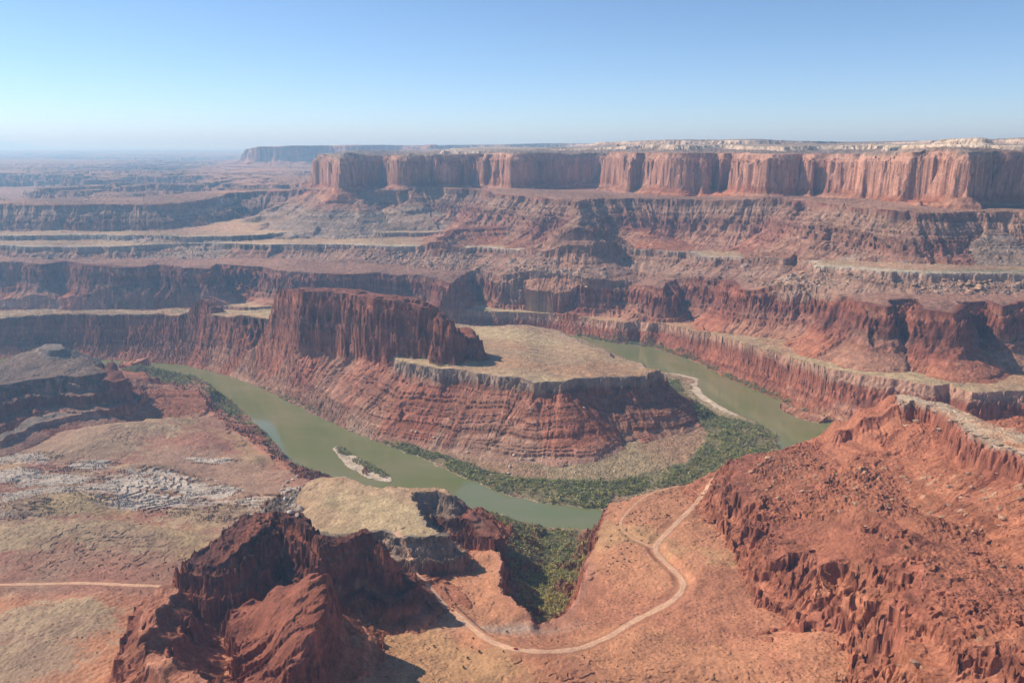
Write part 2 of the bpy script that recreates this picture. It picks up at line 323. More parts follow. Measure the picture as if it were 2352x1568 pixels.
# the butte and ridges below the viewer, lower left
land('red_butte', [
    (446, 1290, 135), (462, 1258, 143), (508, 1232, 151), (533, 1202, 157), (561, 1181, 161), (600, 1176, 163), (639, 1173, 165), (648, 1180, 164), (626, 1194, 162), (604, 1218, 158), (572, 1246, 153), (540, 1276, 145), (500, 1300, 137)],
    [(0, 0), (3, 6), (9, 10), (14, 26), (20, 30), (28, 52), (40, 62), (80, 88)],
    a=(5, 5.0, 3.0), p=(300, 220, 140), top=KSHADE, cols=[(0, KSHADE), (12, KRED), (60, KRED), (80, RSOIL)], topn=4, lay=4, ck=1.3, tilt=0.5, crag=0.35)
land('red_butte', [
    (630, 1172, 170), (680, 1180, 170), (711, 1203, 167), (745, 1234, 162), (775, 1238, 160), (809, 1228, 162), (840, 1211, 165), (868, 1227, 162), (890, 1247, 156),
    (908, 1278, 142), (886, 1268, 150), (862, 1240, 160), (838, 1226, 163), (808, 1240, 160), (770, 1250, 158), (738, 1248, 160), (705, 1216, 165), (675, 1192, 168)],
    [(0, 0), (3, 10), (9, 16), (16, 40), (24, 46), (34, 66), (60, 80), (90, 92)],
    a=(5, 4.5, 1.6), p=(300, 220, 140), top=KSHADE, cols=[(0, KSHADE), (12, KRED), (60, KSHADE), (80, RSOIL)], topn=3, lay=6, ck=1.0, tilt=0.35, crag=0.3)
land('red_butte', [
    (533, 1400, 108), (580, 1378, 116), (650, 1350, 146), (728, 1319, 158), (748, 1328, 160), (742, 1356, 158), (722, 1400, 152), (704, 1450, 146), (668, 1520, 138), (640, 1575, 112), (600, 1640, 112), (560, 1640, 104), (574, 1540, 102), (560, 1470, 102)],
    [(0, 0), (3, 12), (7, 20), (12, 44), (24, 54), (60, 74)],
    a=(5, 3.5, 1.2), p=(320, 220, 140), top=KRED, cols=[(0, KRED), (40, KRED), (60, RSOIL)], topn=3, lay=6, ck=1.0, tilt=1.0, crag=0.2)
land('red_butte', [
    (372, 1352, 122), (392, 1362, 120), (372, 1400, 134), (350, 1450, 142), (352, 1490, 145), (396, 1515, 147), (450, 1548, 151), (500, 1590, 157), (600, 1700, 164), (700, 1850, 190), (560, 1850, 190), (470, 1650, 150), (390, 1560, 136), (320, 1530, 128), (318, 1450, 124), (336, 1390, 118)],
    [(0, 0), (4, 5), (20, 14), (28, 30), (40, 38), (70, 56), (100, 70)],
    a=(6, 5.0, 2.6), p=(380, 240, 150), top=(0.38, 0.155, 0.085), cols=[(0, (0.36, 0.15, 0.085)), (10, KRED), (40, KRED), (60, RSOIL)], topn=2, lay=4, ck=1.1, tilt=0.0, crag=0.25)

# the red spur on the right with its cap
land('red_spur', [
    (1862, 1008, 128), (1800, 1022, 130), (1742, 1046, 132), (1722, 1076, 128), (1722, 1130, 120), (1735, 1190, 116), (1765, 1240, 116), (1770, 1275, 114), (1820, 1262, 122), (1850, 1285, 124), (1835, 1310, 118), (1890, 1330, 124), (1930, 1300, 130), (1960, 1345, 130), (1935, 1385, 122), (2010, 1395, 132),
    (2050, 1390, 138), (2075, 1470, 136), (2050, 1520, 132), (2100, 1560, 140), (2110, 1700, 150), ('w', 700, 380, 170), ('w', 1600, 300), ('w', 1600, 1250), ('w', 800, 1300), ('w', 640, 1330)],
    [(0, 0), (3, 7), (12, 12), (16, 24), (28, 29), (32, 42), (48, 48), (80, 62), (160, 90)],
    a=(14, 9.0, 4.5), p=(340, 300, 170), top=RSOIL, cols=[(0, RED), (20, RED), (60, RSOIL)], topn=4, lay=3.5, rocks=0.35,
    zin=[(2000, 1150, 160), (2150, 1200, 172), (2200, 1400, 170), (1900, 1120, 140), (2000, 1250, 146)])
land('red_spur', [
    (1850, 1128, 140), (1873, 1121, 142), (1910, 1135, 145), (1962, 1160, 152), (1985, 1195, 156), (2030, 1212, 160), (2062, 1222, 165), (2058, 1262, 164), (2030, 1290, 162), (2078, 1300, 168), (2112, 1316, 172), (2100, 1370, 172), (2130, 1420, 176), (2165, 1452, 180), (2180, 1500, 184), (2240, 1500, 190), (2330, 1500, 196), (2420, 1560, 206),
    ('w', 900, 420, 225), ('w', 1600, 500), ('w', 1600, 1150), ('w', 820, 1180, 200), ('w', 640, 1200, 190), (1960, 1060, 165), (1900, 1080, 150)],
    [(0, 0), (2, 5), (6, 7), (9, 17), (16, 20), (60, 34), (120, 55)],
    a=(12, 8.0, 4.0), p=(380, 280, 160), top=RSOIL, cols=[(0, RED), (20, RED), (30, RSOIL)], topn=5, lay=4, rocks=0.5, foot=0)
land('red_spur', [
    (2056, 906, 212), (1990, 936, 190), (1930, 966, 165), (1864, 1004, 136), (1880, 1016, 135), (1940, 988, 164), (2000, 960, 188), (2072, 934, 208)],
    [(0, 0), (4, 5), (8, 12), (60, 34), (140, 64), (220, 92)],
    a=(6, 4.5, 2.2), p=(360, 240, 140), top=RSOIL, cols=[(0, RED), (12, RSOIL), (90, RSOIL)], topn=2, lay=4, rocks=0.45)
land('red_spur', [
    (2054, 908, 210), (2081, 925, 215), (2100, 922, 216), (2129, 931, 218), (2145, 926, 219), (2160, 943, 222), (2184, 955, 225), (2215, 981, 227), (2238, 996, 229), (2262, 1005, 231), (2290, 1020, 233), (2330, 1032, 235), (2352, 1042, 236), (2500, 1110, 245), (2800, 1250, 255),
    (2800, 1100, 250), (2500, 1030, 240), (2352, 998, 231), (2266, 964, 223), (2197, 934, 217), (2130, 919, 212), (2070, 903, 209)],
    [(0, 0), (1.5, 5), (3, 6), (8, 30), (13, 33), (30, 42), (90, 68), (180, 104), (320, 150)],
    a=(4, 4.5, 2.0), p=(360, 240, 140), top=(0.47, 0.34, 0.22), cols=[(0, GREY), (6, RED), (34, RED), (44, RSOIL), (90, RSOIL), (150, RSOIL)], topn=1.5, lay=4, rocks=0.55, ck=1.3)

# ------------------------------------------------------------------ river outline
FAR_BANK = [(150, 822), (210, 827), (260, 826), (330, 830), (420, 838), (520, 862), (590, 885), (640, 910), (700, 940), (760, 970), (830, 1000), (880, 1020), (950, 1045), (1040, 1085),
            (1110, 1115), (1180, 1140), (1260, 1157), (1340, 1166), (1397, 1167)]
NEAR_BANK = [(1392, 1222), (1360, 1217), (1320, 1215), (1260, 1210), (1180, 1195), (1110, 1187), (960, 1160), (830, 1125), (740, 1092), (690, 1070), (650, 1040), (622, 1005), (600, 985), (570, 955),
             (530, 920), (470, 885), (400, 862), (330, 849), (275, 846), (200, 850), (100, 848)]
RIGHT_INNER = [(1786, 1022), (1786, 1000), (1750, 975), (1700, 955), (1665, 947), (1620, 920), (1597, 905), (1590, 885), (1602, 872), (1560, 861), (1500, 850), (1440, 826), (1400, 806), (1340, 780), (1290, 772)]
RIGHT_OUTER = [(1250, 762), (1330, 772), (1400, 787), (1500, 797), (1600, 832), (1680, 872), (1750, 902), (1830, 937), (1890, 962), (1915, 973), (1950, 990)]
riv = [at(u, v, 0) for u, v in FAR_BANK]
riv += [(185, 1296), (290, 1322), (400, 1352), (500, 1405), (560, 1475)]
riv += [at(u, v, 0) for u, v in RIGHT_INNER]
riv += [(0, 2590), (-250, 2600), (-900, 2640), (-1500, 2560), (-1500, 2640), (-900, 2720), (-250, 2672), (0, 2662)]
riv += [at(u, v, 0) for u, v in RIGHT_OUTER]
riv += [(720, 1560), (700, 1440), (590, 1345), (400, 1288), (280, 1255)]
riv += [at(u, v, 0) for u, v in NEAR_BANK]
riv += [(-1800, 2150), (-1800, 2260)]
SAND = [  # sandbars: outline on the water, height
    ([(765, 1032), (775, 1043), (795, 1068), (830, 1090), (870, 1104), (898, 1106), (899, 1096), (880, 1085), (840, 1062), (800, 1038), (772, 1024)], 1.6),
    ([(1518, 854), (1560, 859), (1606, 870), (1602, 886), (1614, 904), (1650, 930), (1700, 956), (1650, 953), (1604, 928), (1578, 906), (1576, 880), (1540, 867)], 1.5),
    ([(274, 843), (300, 841), (330, 845), (350, 851), (310, 852), (276, 850)], 1.0),
    ([(1790, 935), (1850, 955), (1900, 968), (1880, 972), (1840, 962), (1800, 945)], 0.25),
    ([(1385, 1163), (1400, 1166), (1398, 1176), (1375, 1168)], 0.8),
]

def floor_yellow(x, y):
    return 0.97 if y < 1025 else (0.6 if y < 1065 else 0.12)
THICKETS = [   # name of each, outline in the photo, bush spacing and size, seed, ...
    ('long green thicket on the near bank of the left river arm',
     [(278, 848), (330, 851), (400, 864), (470, 887), (530, 922), (570, 957), (600, 987), (624, 1008), (622, 1022), (596, 1008), (560, 985), (520, 952), (470, 915), (400, 890), (330, 876), (280, 868)], dict(spacing=3.1, size=4.6, seed=31, keep=0.85, yellow=lambda x, y: 0.16)),
    ('thin broken line of bushes at the water below the ledgy brown bank',
     [(640, 1032), (690, 1068), (740, 1092), (720, 1094), (680, 1074), (636, 1046)], dict(spacing=4.0, size=3.5, seed=32, keep=0.5, yellow=lambda x, y: 0.2)),
    ('narrow green thicket covering the small river island',
     [(766, 1022), (790, 1026), (830, 1048), (880, 1078), (898, 1093), (880, 1096), (838, 1076), (800, 1054), (774, 1038)], dict(spacing=2.6, size=4.2, seed=33, zref=1.5)),
    ('green thicket along the inside bank at the foot of the peninsula slope',
     [(878, 1012), (940, 1022), (1000, 1040), (1060, 1060), (1110, 1080), (1180, 1098), (1260, 1104), (1340, 1106), (1420, 1108), (1410, 1130), (1397, 1164), (1340, 1165), (1260, 1155), (1180, 1138), (1110, 1113), (1040, 1083), (950, 1043), (880, 1019)], dict(spacing=3.1, size=4.8, seed=34, yellow=lambda x, y: 0.06)),
    ('sparse bushes at the water below the upper part of the red slope',
     [(585, 880), (640, 900), (695, 928), (735, 950), (740, 958), (700, 939), (640, 909), (590, 885)], dict(spacing=4.0, size=4.0, seed=35, keep=0.55)),
    ('broad green thicket round the right tip of the peninsula',
     [(1405, 1108), (1500, 1088), (1580, 1066), (1612, 1030), (1625, 1000), (1600, 965), (1560, 938), (1535, 910), (1522, 872), (1560, 872), (1572, 905), (1600, 930), (1650, 955), (1752, 978), (1786, 1002), (1792, 1030), (1765, 1064), (1700, 1092), (1600, 1108), (1500, 1122), (1420, 1140)], dict(spacing=3.2, size=4.6, seed=36, yellow=lambda x, y: 0.05)),
    ('green thicket turning yellow up the side canyon below the orange bench',
     [(1100, 1188), (1180, 1198), (1260, 1213), (1330, 1219), (1380, 1226), (1372, 1290), (1345, 1370), (1310, 1425), (1260, 1444), (1215, 1432), (1195, 1400), (1170, 1330), (1150, 1250), (1120, 1215)], dict(spacing=2.8, size=3.7, seed=37, yellow=floor_yellow)),
    ('long green line of bushes under the cliffs on the far bank',
     [(1322, 766), (1400, 781), (1500, 791), (1600, 824), (1680, 864), (1750, 894), (1830, 929), (1890, 953), (1930, 968), (1915, 974), (1890, 963), (1830, 938), (1750, 903), (1680, 873), (1600, 833), (1500, 798), (1400, 788), (1330, 773)], dict(spacing=3.4, size=4.6, seed=38, keep=0.8)),
    ('short line of bushes on the low bar beside the peninsula bench',
     [(1385, 795), (1430, 803), (1460, 815), (1445, 818), (1400, 806)], dict(spacing=4.0, size=4.0, seed=39, zref=0.5)),
]
THPOLY = [[at(u, v, 2.0) for u, v in t[1]] for t in THICKETS]

# ------------------------------------------------------------------ fields on a coarse polar grid
TH0, TH1 = math.radians(-41), math.radians(41)
R0, R1 = 430.0, 95000.0
CT, CR = 560, 1100
cth = np.linspace(TH0, TH1, CT)
clr = np.linspace(math.log(R0), math.log(9000.0), CR - 160)
clr = np.concatenate([clr, np.linspace(math.log(9000.0), math.log(R1), 161)[1:]])
CX = (np.sin(cth)[:, None] * np.exp(clr)[None, :])
CY = (np.cos(cth)[:, None] * np.exp(clr)[None, :])
POOL = ThreadPoolExecutor(4)

def to_world(p):
    if p[0] == 'w':
        return (p[1], p[2], p[3] if len(p) > 3 else None, 0)
    if p[1] == 'd':
        x, y = at_dist(p[0], p[2])
        return (x, y, p[3], 0)
    x, y = at(p[0], p[1], p[2])
    return (x, y, p[2], p[3] if len(p) > 3 else 0)

def inside_poly(P, xs, ys):
    P = np.array(P); ins = np.zeros(len(xs), bool)
    for i in range(len(P)):
        ax, ay = P[i]; bx, by = P[(i + 1) % len(P)]
        if ay != by:
            ins ^= ((ay > ys) != (by > ys)) & (xs < (bx - ax) * (ys - ay) / (by - ay) + ax)
    return ins
def sdf_poly(P, X, Y, want_arc=False):
    best = np.full(X.shape, 1e30)
    arc = np.zeros(X.shape); total = 0.0
    inside = np.zeros(X.shape, bool)
    n = len(P)
    for i in range(n):
        ax, ay = P[i][:2]; bx, by = P[(i + 1) % n][:2]
        ex, ey = bx - ax, by - ay
        L2 = ex * ex + ey * ey + 1e-9
        t = np.clip(((X - ax) * ex + (Y - ay) * ey) / L2, 0, 1)
        dx = X - ax - ex * t; dy = Y - ay - ey * t
        q = dx * dx + dy * dy
        L = math.sqrt(L2)
        if want_arc:
            arc = np.where(q < best, total + t * L, arc)
        total += L
        best = np.minimum(best, q)
        if ay != by:
            c = ((ay > Y) != (by > Y)) & (X < (bx - ax) * (Y - ay) / (by - ay) + ax)
            inside ^= c
    d = np.sqrt(best)
    if want_arc:
        return np.where(inside, -d, d), arc
    return np.where(inside, -d, d)

def idw(V, X, Y, power=1.6):
    num = np.zeros(X.shape); num2 = np.zeros(X.shape); den = np.zeros(X.shape)
    for (x, y, z, s) in V:
        wgt = 1.0 / ((X - x) ** 2 + (Y - y) ** 2 + 25.0) ** power
        num += wgt * z; num2 += wgt * s; den += wgt
    return num / den, num2 / den

def coarse_land(L):
    W = [to_world(p) for p in L['pts']]
    V = [q for q in W if q[2] is not None]
    for (u, v, z) in L.get('zin', []):
        x, y = at(u, v, z)
        V.append((x, y, z, 0))
    d, arc = sdf_poly(W, CX, CY, True)
    z, s = idw(V, CX, CY)
    return d.astype(f32), z.astype(f32), s.astype(f32), arc.astype(f32)
res = list(POOL.map(coarse_land, LAND))
NL = len(LAND)
G_D = [r[0] for r in res]; G_Z = [r[1] for r in res]; G_S = [r[2] for r in res]; G_A = [r[3] for r in res]
G_RIV = sdf_poly(riv, CX, CY).astype(f32)
SANDW = [([at(u, v, 0) for u, v in o], h) for o, h in SAND]
G_SAND = [sdf_poly(o, CX, CY).astype(f32) for o, h in SANDW]
print("coarse fields", round(time.time() - T0, 1))

# what each landform stands on: its talus ends there
first = {}
for i, L in enumerate(LAND):
    first.setdefault(L['name'], i)
STANDS_ON = {'canyon_wall': 'river_bench', 'rim_bench': 'canyon_wall', 'ledge_slopes': 'rim_bench', 'sandstone_cliffs': 'rim_bench', 'pale_domes': 'sandstone_cliffs',
             'red_butte': 'valley_bench', 'red_spur': 'valley_bench'}
FOOT_ = [first[STANDS_ON[L['name']]] if L['name'] in STANDS_ON else -1 for L in LAND]
FOOT = [L['foot'] + first[L['name']] if 'foot' in L else f for L, f in zip(LAND, FOOT_)]
SOFT_BANK = [i for i, L in enumerate(LAND) if L['name'] in ('valley_bench', 'peninsula_bench', 'peninsula_fin', 'peninsula_neck', 'dark_butte')]
BUTTE_RAMP = first['red_butte'] + 2
BUTTE_IDS = [i for i, L in enumerate(LAND) if L['name'] == 'red_butte']
SPUR_IDS = [i for i, L in enumerate(LAND) if L['name'] == 'red_spur']
FEET = set(FOOT) - {-1}
# profile tables with random beds: many small ledges
def make_table(L, seed):
    r = np.random.default_rng(seed)
    pr = np.array(L['prof'], float)
    run = np.diff(pr[:, 0]); hh = np.diff(pr[:, 1])
    run = np.where(hh / run > 1.5, run * L.get('ck', 2.0), run)          # walls are stepped, so they lean back
    pr[1:, 0] = np.cumsum(run)
    pr = np.vstack([pr, [pr[-1, 0] + 70, pr[-1, 1] + 420]])
    fine = [(0.0, 0.0)]
    d_end, drop_end = pr[-1]
    lay = L['lay']
    drop = 0.0
    while drop < drop_end - 1e-6:
        h = lay * r.uniform(0.35, 1.5)
        nd = min(drop + h, drop_end)
        da = np.interp(drop, pr[:, 1], pr[:, 0]); db = np.interp(nd, pr[:, 1], pr[:, 0])
        run = db - da
        steep = run < (nd - drop) * 0.9
        rise_run = run * (r.uniform(0.2, 0.5) if steep else r.uniform(0.06, 0.25))
        k = r.uniform(0.82, 0.97) if steep else (r.uniform(0.55, 0.85) if r.random() < L.get('ledgy', 0.3) else r.uniform(0.0, 0.3))
        fine.append((da + rise_run, drop + (nd - drop) * k))
        fine.append((db, nd))
        drop = nd
    fine = np.array(fine)
    fine[:, 0] = np.maximum.accumulate(fine[:, 0])
    beds = []; gx = [0.0]; gy = [0.0]
    for (da, za), (db, zb_) in zip(fine[:-1], fine[1:]):
        h, w_ = zb_ - za, max(db - da, 0.25)
        if h / w_ > 0.9 and h > 0.2 and za < L['prof'][-1][1]:
            beds.append((da, w_ * 0.6 + 0.2, h)); gx.append(db); gy.append(gy[-1])
        else:
            gx.append(db); gy.append(gy[-1] + h)
    fine = (beds, np.array(gx), np.array(gy))
    g = np.linspace(-10, pr[-1, 0], 600)
    st = np.gradient(np.interp(g, pr[:, 0], pr[:, 1]), g)
    k = max(3, int(6 / (g[1] - g[0])))
    st = np.convolve(st, np.ones(k) / k, 'same')
    return pr, fine, (g, np.clip((st - 0.75) / 1.2, 0.0, 1.0))
TABS = [make_table(L, 100 + i) for i, L in enumerate(LAND)]
SOFT = [np.array(L['soft'], float) if 'soft' in L else None for L in LAND]

HILLS = [  # u, v, z, half width across, half depth, turn, height: rounded hills on the near bench
    (120, 1165, 66, 70, 45, 0.3, 16), (40, 1235, 70, 80, 50, 0, 13), (330, 1235, 66, 90, 38, -0.15, 13), (230, 1225, 68, 60, 40, 0.2, 8),
    (290, 990, 44, 110, 40, 0.15, 20), (400, 965, 40, 40, 30, 0, 10), (330, 1075, 56, 50, 22, 0.3, 8), (480, 1175, 58, 60, 40, 0, 7), (200, 1030, 50, 90, 50, 0.1, 8),
    (230, 1010, 48, 60, 30, 0, 6), (100, 1450, 84, 70, 50, 0, 7), (30, 1530, 86, 60, 40, 0, 6), (220, 1390, 82, 40, 25, 0.4, 5),
    (1380, 1470, 78, 70, 18, 0.1, 4), (1900, 1480, 84, 70, 22, 0.2, 9), (1700, 1540, 82, 90, 22, 0.1, 7), (1500, 1540, 80, 60, 16, 0.1, 4), (1650, 1440, 76, 40, 16, 0.2, 4), (1580, 1210, 72, 30, 40, 0, 3),
    (1640, 1300, 74, 45, 50, 0, 6), (1330, 1540, 80, 50, 14, 0, 3),
]
HILLW = [(at(u, v, z) + (a, b, c, h)) for u, v, z, a, b, c, h in HILLS]
WHITE_PATCH = [  # pale slickrock sheets: u, v, half width, half depth
    (200, 1062, 60, 24), (130, 1100, 70, 36), (380, 1085, 70, 22), (560, 1150, 50, 20), (450, 1150, 64, 24), (60, 1040, 50, 24),
    (300, 1120, 95, 40), (430, 1110, 70, 34), (250, 1150, 60, 22), (90, 1130, 60, 60), (40, 1080, 60, 40), (520, 1170, 70, 26), (480, 1030, 42, 14), (660, 1120, 22, 36), (400, 1130, 60, 26), (610, 1130, 50, 16), (50, 1190, 45, 30), (330, 1150, 60, 20)]
WPATCH = [at(u, v, 60) + (a, b) for u, v, a, b in WHITE_PATCH]
MAIN_ROAD = [[(-120, 1346), (0, 1342), (100, 1340), (200, 1338), (300, 1343), (360, 1345), (425, 1350), (440, 1352)],
             [(908, 1284), (922, 1297), (940, 1312), (965, 1332), (1000, 1366), (1040, 1402), (1080, 1438), (1120, 1470), (1180, 1492), (1260, 1497), (1330, 1490), (1400, 1462), (1450, 1428), (1500, 1404), (1548, 1378), (1572, 1350), (1566, 1325), (1532, 1295), (1502, 1264), (1508, 1247), (1545, 1210), (1600, 1155), (1640, 1118), (1690, 1094), (1716, 1082)],
             [(1706, 1088), (1650, 1099), (1560, 1115), (1496, 1131), (1462, 1153), (1434, 1183), (1422, 1204), (1433, 1222), (1462, 1240), (1502, 1258)]]
ROAD_W = [3.2, 4.2, 2.2]
def road_z(u, v):                                   # height of the bench below the road
    z = 74.0
    for _ in range(6):
        x, y = at(u, v, z)
        z = bench_z(x, y)
    return x, y, z
BI = [i for i, L in enumerate(LAND) if L['name'] == 'valley_bench'][0]
def bench_z(x, y):
    th = math.atan2(x, y); lr = math.log(math.hypot(x, y))
    i = min(max((th - TH0) / (TH1 - TH0) * (CT - 1), 0), CT - 2); j = np.interp(lr, clr, np.arange(CR))
    z = float(G_Z[BI][int(round(i)), int(round(j))])
    return z + 1.0
ROADS = []
for line in MAIN_ROAD:
    pts = np.array([road_z(u, v) for u, v in line])
    t = np.concatenate([[0], np.cumsum(np.hypot(np.diff(pts[:, 0]), np.diff(pts[:, 1])))])
    m = int(t[-1] / 4)
    tt = np.linspace(0, t[-1], m)
    P = np.stack([np.interp(tt, t, pts[:, k]) for k in range(3)], 1)
    for _ in range(12):
        P[1:-1] = (P[:-2] + P[1:-1] * 2 + P[2:]) / 4
    ROADS.append(P)

def road_field(x, y):                               # distance to the nearest road and its height there
    best = np.full(x.shape, 1e9, f32); zz = np.zeros(x.shape, f32)
    for P, hw in zip(ROADS, ROAD_W):
        box = (x > P[:, 0].min() - 40) & (x < P[:, 0].max() + 40) & (y > P[:, 1].min() - 40) & (y < P[:, 1].max() + 40)
        ii = np.nonzero(box)[0]
        if len(ii) == 0:
            continue
        bx, by = x[ii], y[ii]
        bd = np.full(len(ii), 1e12); bz = np.zeros(len(ii))
        for k in range(len(P) - 1):
            ex, ey = P[k + 1, 0] - P[k, 0], P[k + 1, 1] - P[k, 1]
            t = np.clip(((bx - P[k, 0]) * ex + (by - P[k, 1]) * ey) / (ex * ex + ey * ey + 1e-9), 0, 1)
            dd = (bx - P[k, 0] - ex * t) ** 2 + (by - P[k, 1] - ey * t) ** 2
            u = dd < bd
            bd = np.where(u, dd, bd); bz = np.where(u, P[k, 2] + (P[k + 1, 2] - P[k, 2]) * t, bz)
        dist = np.sqrt(bd) - hw
        u = dist < best[ii]
        best[ii] = np.where(u, dist, best[ii]); zz[ii] = np.where(u, bz, zz[ii])
    return best, zz

def blerp(G, i0, fi, j0, fj):
    a = G[i0, j0]; b = G[i0 + 1, j0]; c = G[i0, j0 + 1]; d = G[i0 + 1, j0 + 1]
    a = a + (b - a) * fi; c = c + (d - c) * fi
    return a + (c - a) * fj

def blerp_arc(G, i0, fi, j0, fj):                    # no blending across jumps
    a = G[i0, j0]; b = G[i0 + 1, j0]; c = G[i0, j0 + 1]; d = G[i0 + 1, j0 + 1]
    jump = (np.maximum(np.maximum(a, b), np.maximum(c, d)) - np.minimum(np.minimum(a, b), np.minimum(c, d))) > 50
    near_ = np.where(fi > 0.5, np.where(fj > 0.5, d, b), np.where(fj > 0.5, c, a))
    p = a + (b - a) * fi; q = c + (d - c) * fi
    return np.where(jump, near_, p + (q - p) * fj)

def lerp3(c0, c1, t):
    return c0 + (c1 - c0) * t[:, None]

def evaluate(th, lr, colour=True):
    """height, winning landform, colour of the ground at polar points"""
    fi = (th - TH0) / (TH1 - TH0) * (CT - 1)
    i0 = np.clip(np.floor(fi).astype(np.int32), 0, CT - 2); fi = (fi - i0).astype(f32)
    fj = np.interp(lr, clr, np.arange(CR))
    j0 = np.clip(np.floor(fj).astype(np.int32), 0, CR - 2); fj = (fj - j0).astype(f32)
    r = np.exp(lr)
    x = r * np.sin(th); y = r * np.cos(th)
    n = len(x)
    # flood plain and channel
    dr = blerp(G_RIV, i0, fi, j0, fj) + 2.2 * S(T_ROUGH, x, y, 500)
    rough = S(T_MICRO, x, y, 300)
    fb = S(T_FBM, x, y, 900)
    zb = np.where(dr < 0, np.maximum(-3.0, dr * 0.35), np.minimum(dr * 0.30, 1.6) + np.clip(dr, 0, 200) * 0.03) + np.where(dr > 3, rough * 0.35, 0)
    sand = np.zeros(n, f32)
    for (o, h), g in zip(SANDW, G_SAND):
        ds = blerp(g, i0, fi, j0, fj) + 1.2 * S(T_ROUGH, x, y, 300, 50)
        zs = h * sstep(6, -6, ds) + np.where(ds > 0, -ds * 0.3, 0)
        sand = np.maximum(sand, (zs > zb) * 1.0)
        zb = np.maximum(zb, zs)
    z = zb.astype(f32)
    who = np.full(n, -1, np.int16)
    foot_drop = {k: np.full(n, 600.0) for k in FEET}
    talw = np.zeros(n, f32); glw = np.zeros(n, f32)
    dropw = np.zeros(n, f32); dw = np.full(n, 1e3, f32); rockw = np.zeros(n, f32)
    for li, L in enumerate(LAND):
        d = blerp(G_D[li], i0, fi, j0, fj)
        pr, fine, stp = TABS[li]
        z0 = blerp(G_Z[li], i0, fi, j0, fj)
        lim = pr[-1, 0] + 40
        A, P = L['a'], L['p']
        m = np.nonzero((d < lim) & ((z0 > z - 40) | (li in FEET)))[0]
        if len(m) == 0:
            continue
        xm, ym, dm, zm = x[m], y[m], d[m].astype(np.float64), z0[m]
        near = np.nonzero(dm > -60 - 3 * A[0])[0]
        drop = np.zeros(len(m)); talf = np.zeros(len(m)); glf = np.zeros(len(m)); cbf = np.zeros(len(m))
        if len(near):
            xn, yn = xm[near], ym[near]
            o = li * 37.0
            fl = S(T_BAND, xn, yn, P[1], o, 0)
            cb = S(T_CELL, xn + 9 * S(T_JAG, xn, yn, P[0]), yn, P[0] * 3, o * 3, o)
            n0 = A[0] * (0.8 * S(T_FBM, xn, yn, P[0], o, o) + L.get('cell', 0.45) * cb)
            cbf[near] = cb
            dd = dm[near] + n0
            stf = np.interp(dd, stp[0], stp[1]) * 0.88 + 0.12
            n1 = A[1] * 0.38 * (np.abs(fl) * 1.5 - 0.9) * np.clip(0.55 + 0.5 * S(T_FBM2, xn, yn, P[0] * 0.5, o, 40), 0.1, 1.4) + A[2] * 0.75 * S(T_JAG, xn, yn, P[2] * 1.4, 0, o)
            dd = dd + n1 * stf
            d0 = np.interp(dd, pr[:, 0], pr[:, 1])
            tal = (1 - stf) * sstep(1.5, 8, d0)
            sa = blerp_arc(G_A[li], i0[m][near], fi[m][near], j0[m][near], fj[m][near])
            gl = S(T_RIDGE, sa, dd * 0.16, P[1] * 1.2, o, 21, 0.0) + 0.4 * S(T_JAG, sa, dd * 0.2, P[2] * 1.5, o, 77, 0.0)
            dd = dd + tal * A[1] * 0.55 * gl
            n1g = tal * A[1] * 0.55 * gl
            dd = dd + A[2] * 1.0 * S(T_BAND2, xn + d0 * 0.3, yn - d0 * 0.35, P[2] * 1.5, o, 9) * sstep(0, 6, d0) * stf
            n1 = n0 + n1 * stf
            ds = np.interp(dd, pr[:, 0], pr[:, 1])
            beds, gx, gy = fine
            df = np.interp(dd, gx, gy)
            dlo, dhi = dd.min() - 12, dd.max() + 12
            for bk, (ba, bw, bh) in enumerate(beds):
                if ba > dhi:
                    df = df; continue
                sel = np.nonzero(np.abs(dd - ba - bw * 0.5) < 14 + bw)[0]
                df = df + np.where(dd > ba + bw, bh, 0.0)
                if len(sel) == 0:
                    continue
                xs_, ys_ = xn[sel], yn[sel]
                k1, k2 = bk * 61.7 + o, bk * 113.1
                nk = 1.15 * A[2] * (0.55 * S(T_CELL, xs_, ys_, P[2] * 2.2, k1 * 0.2, k2 * 0.1) + 0.45 * S(T_CELL2, xs_, ys_, P[2] * 1.6, k1, k2) + 0.5 * S(T_JAG, xs_, ys_, P[1], k2, k1))
                nk = np.clip(nk * (0.35 + 0.65 * stf[sel]), -12, 12)
                t = np.clip((dd[sel] + nk - ba) / bw, 0, 1)
                df[sel] += bh * t - np.where(dd[sel] > ba + bw, bh, 0.0)
            mix = np.clip(0.55 + 0.6 * S(T_FBM2, xn, yn, P[0] * 0.5, o, 3) - 0.35 * tal * sstep(0.2, 1.2, S(T_FBM, sa, dd * 0.1, P[0] * 0.5, o, 91, 0.0)), 0, 1)
            dn = ds + (df - ds) * mix
            if SOFT[li] is not None:
                sf = blerp(G_S[li], i0[m][near], fi[m][near], j0[m][near], fj[m][near])
                sf = np.clip(sf + 0.12 * S(T_ROUGH, xn, yn, 300), 0, 1)
                dsoft = np.interp(dm[near] + n1 * 1.2, SOFT[li][:, 0], SOFT[li][:, 1])
                dn = dn + (dsoft - dn) * sf
            drop[near] = dn
            talf[near] = tal; glf[near] = gl
        if li in FEET:
            foot_drop[li] = np.full(n, 600.0)
            foot_drop[li][m] = drop
        # uneven top
        inside = sstep(4, -40, dm)
        zt = zm - drop + 0.4 * L['topn'] * cbf * sstep(8, -4, dm) * sstep(-55, -15, dm) + inside * L['topn'] * (0.9 * S(T_FBM2, xm, ym, 260 + P[0] * 0.6, li * 11.0, 5) + 0.15 * S(T_JAG, xm, ym, 200))
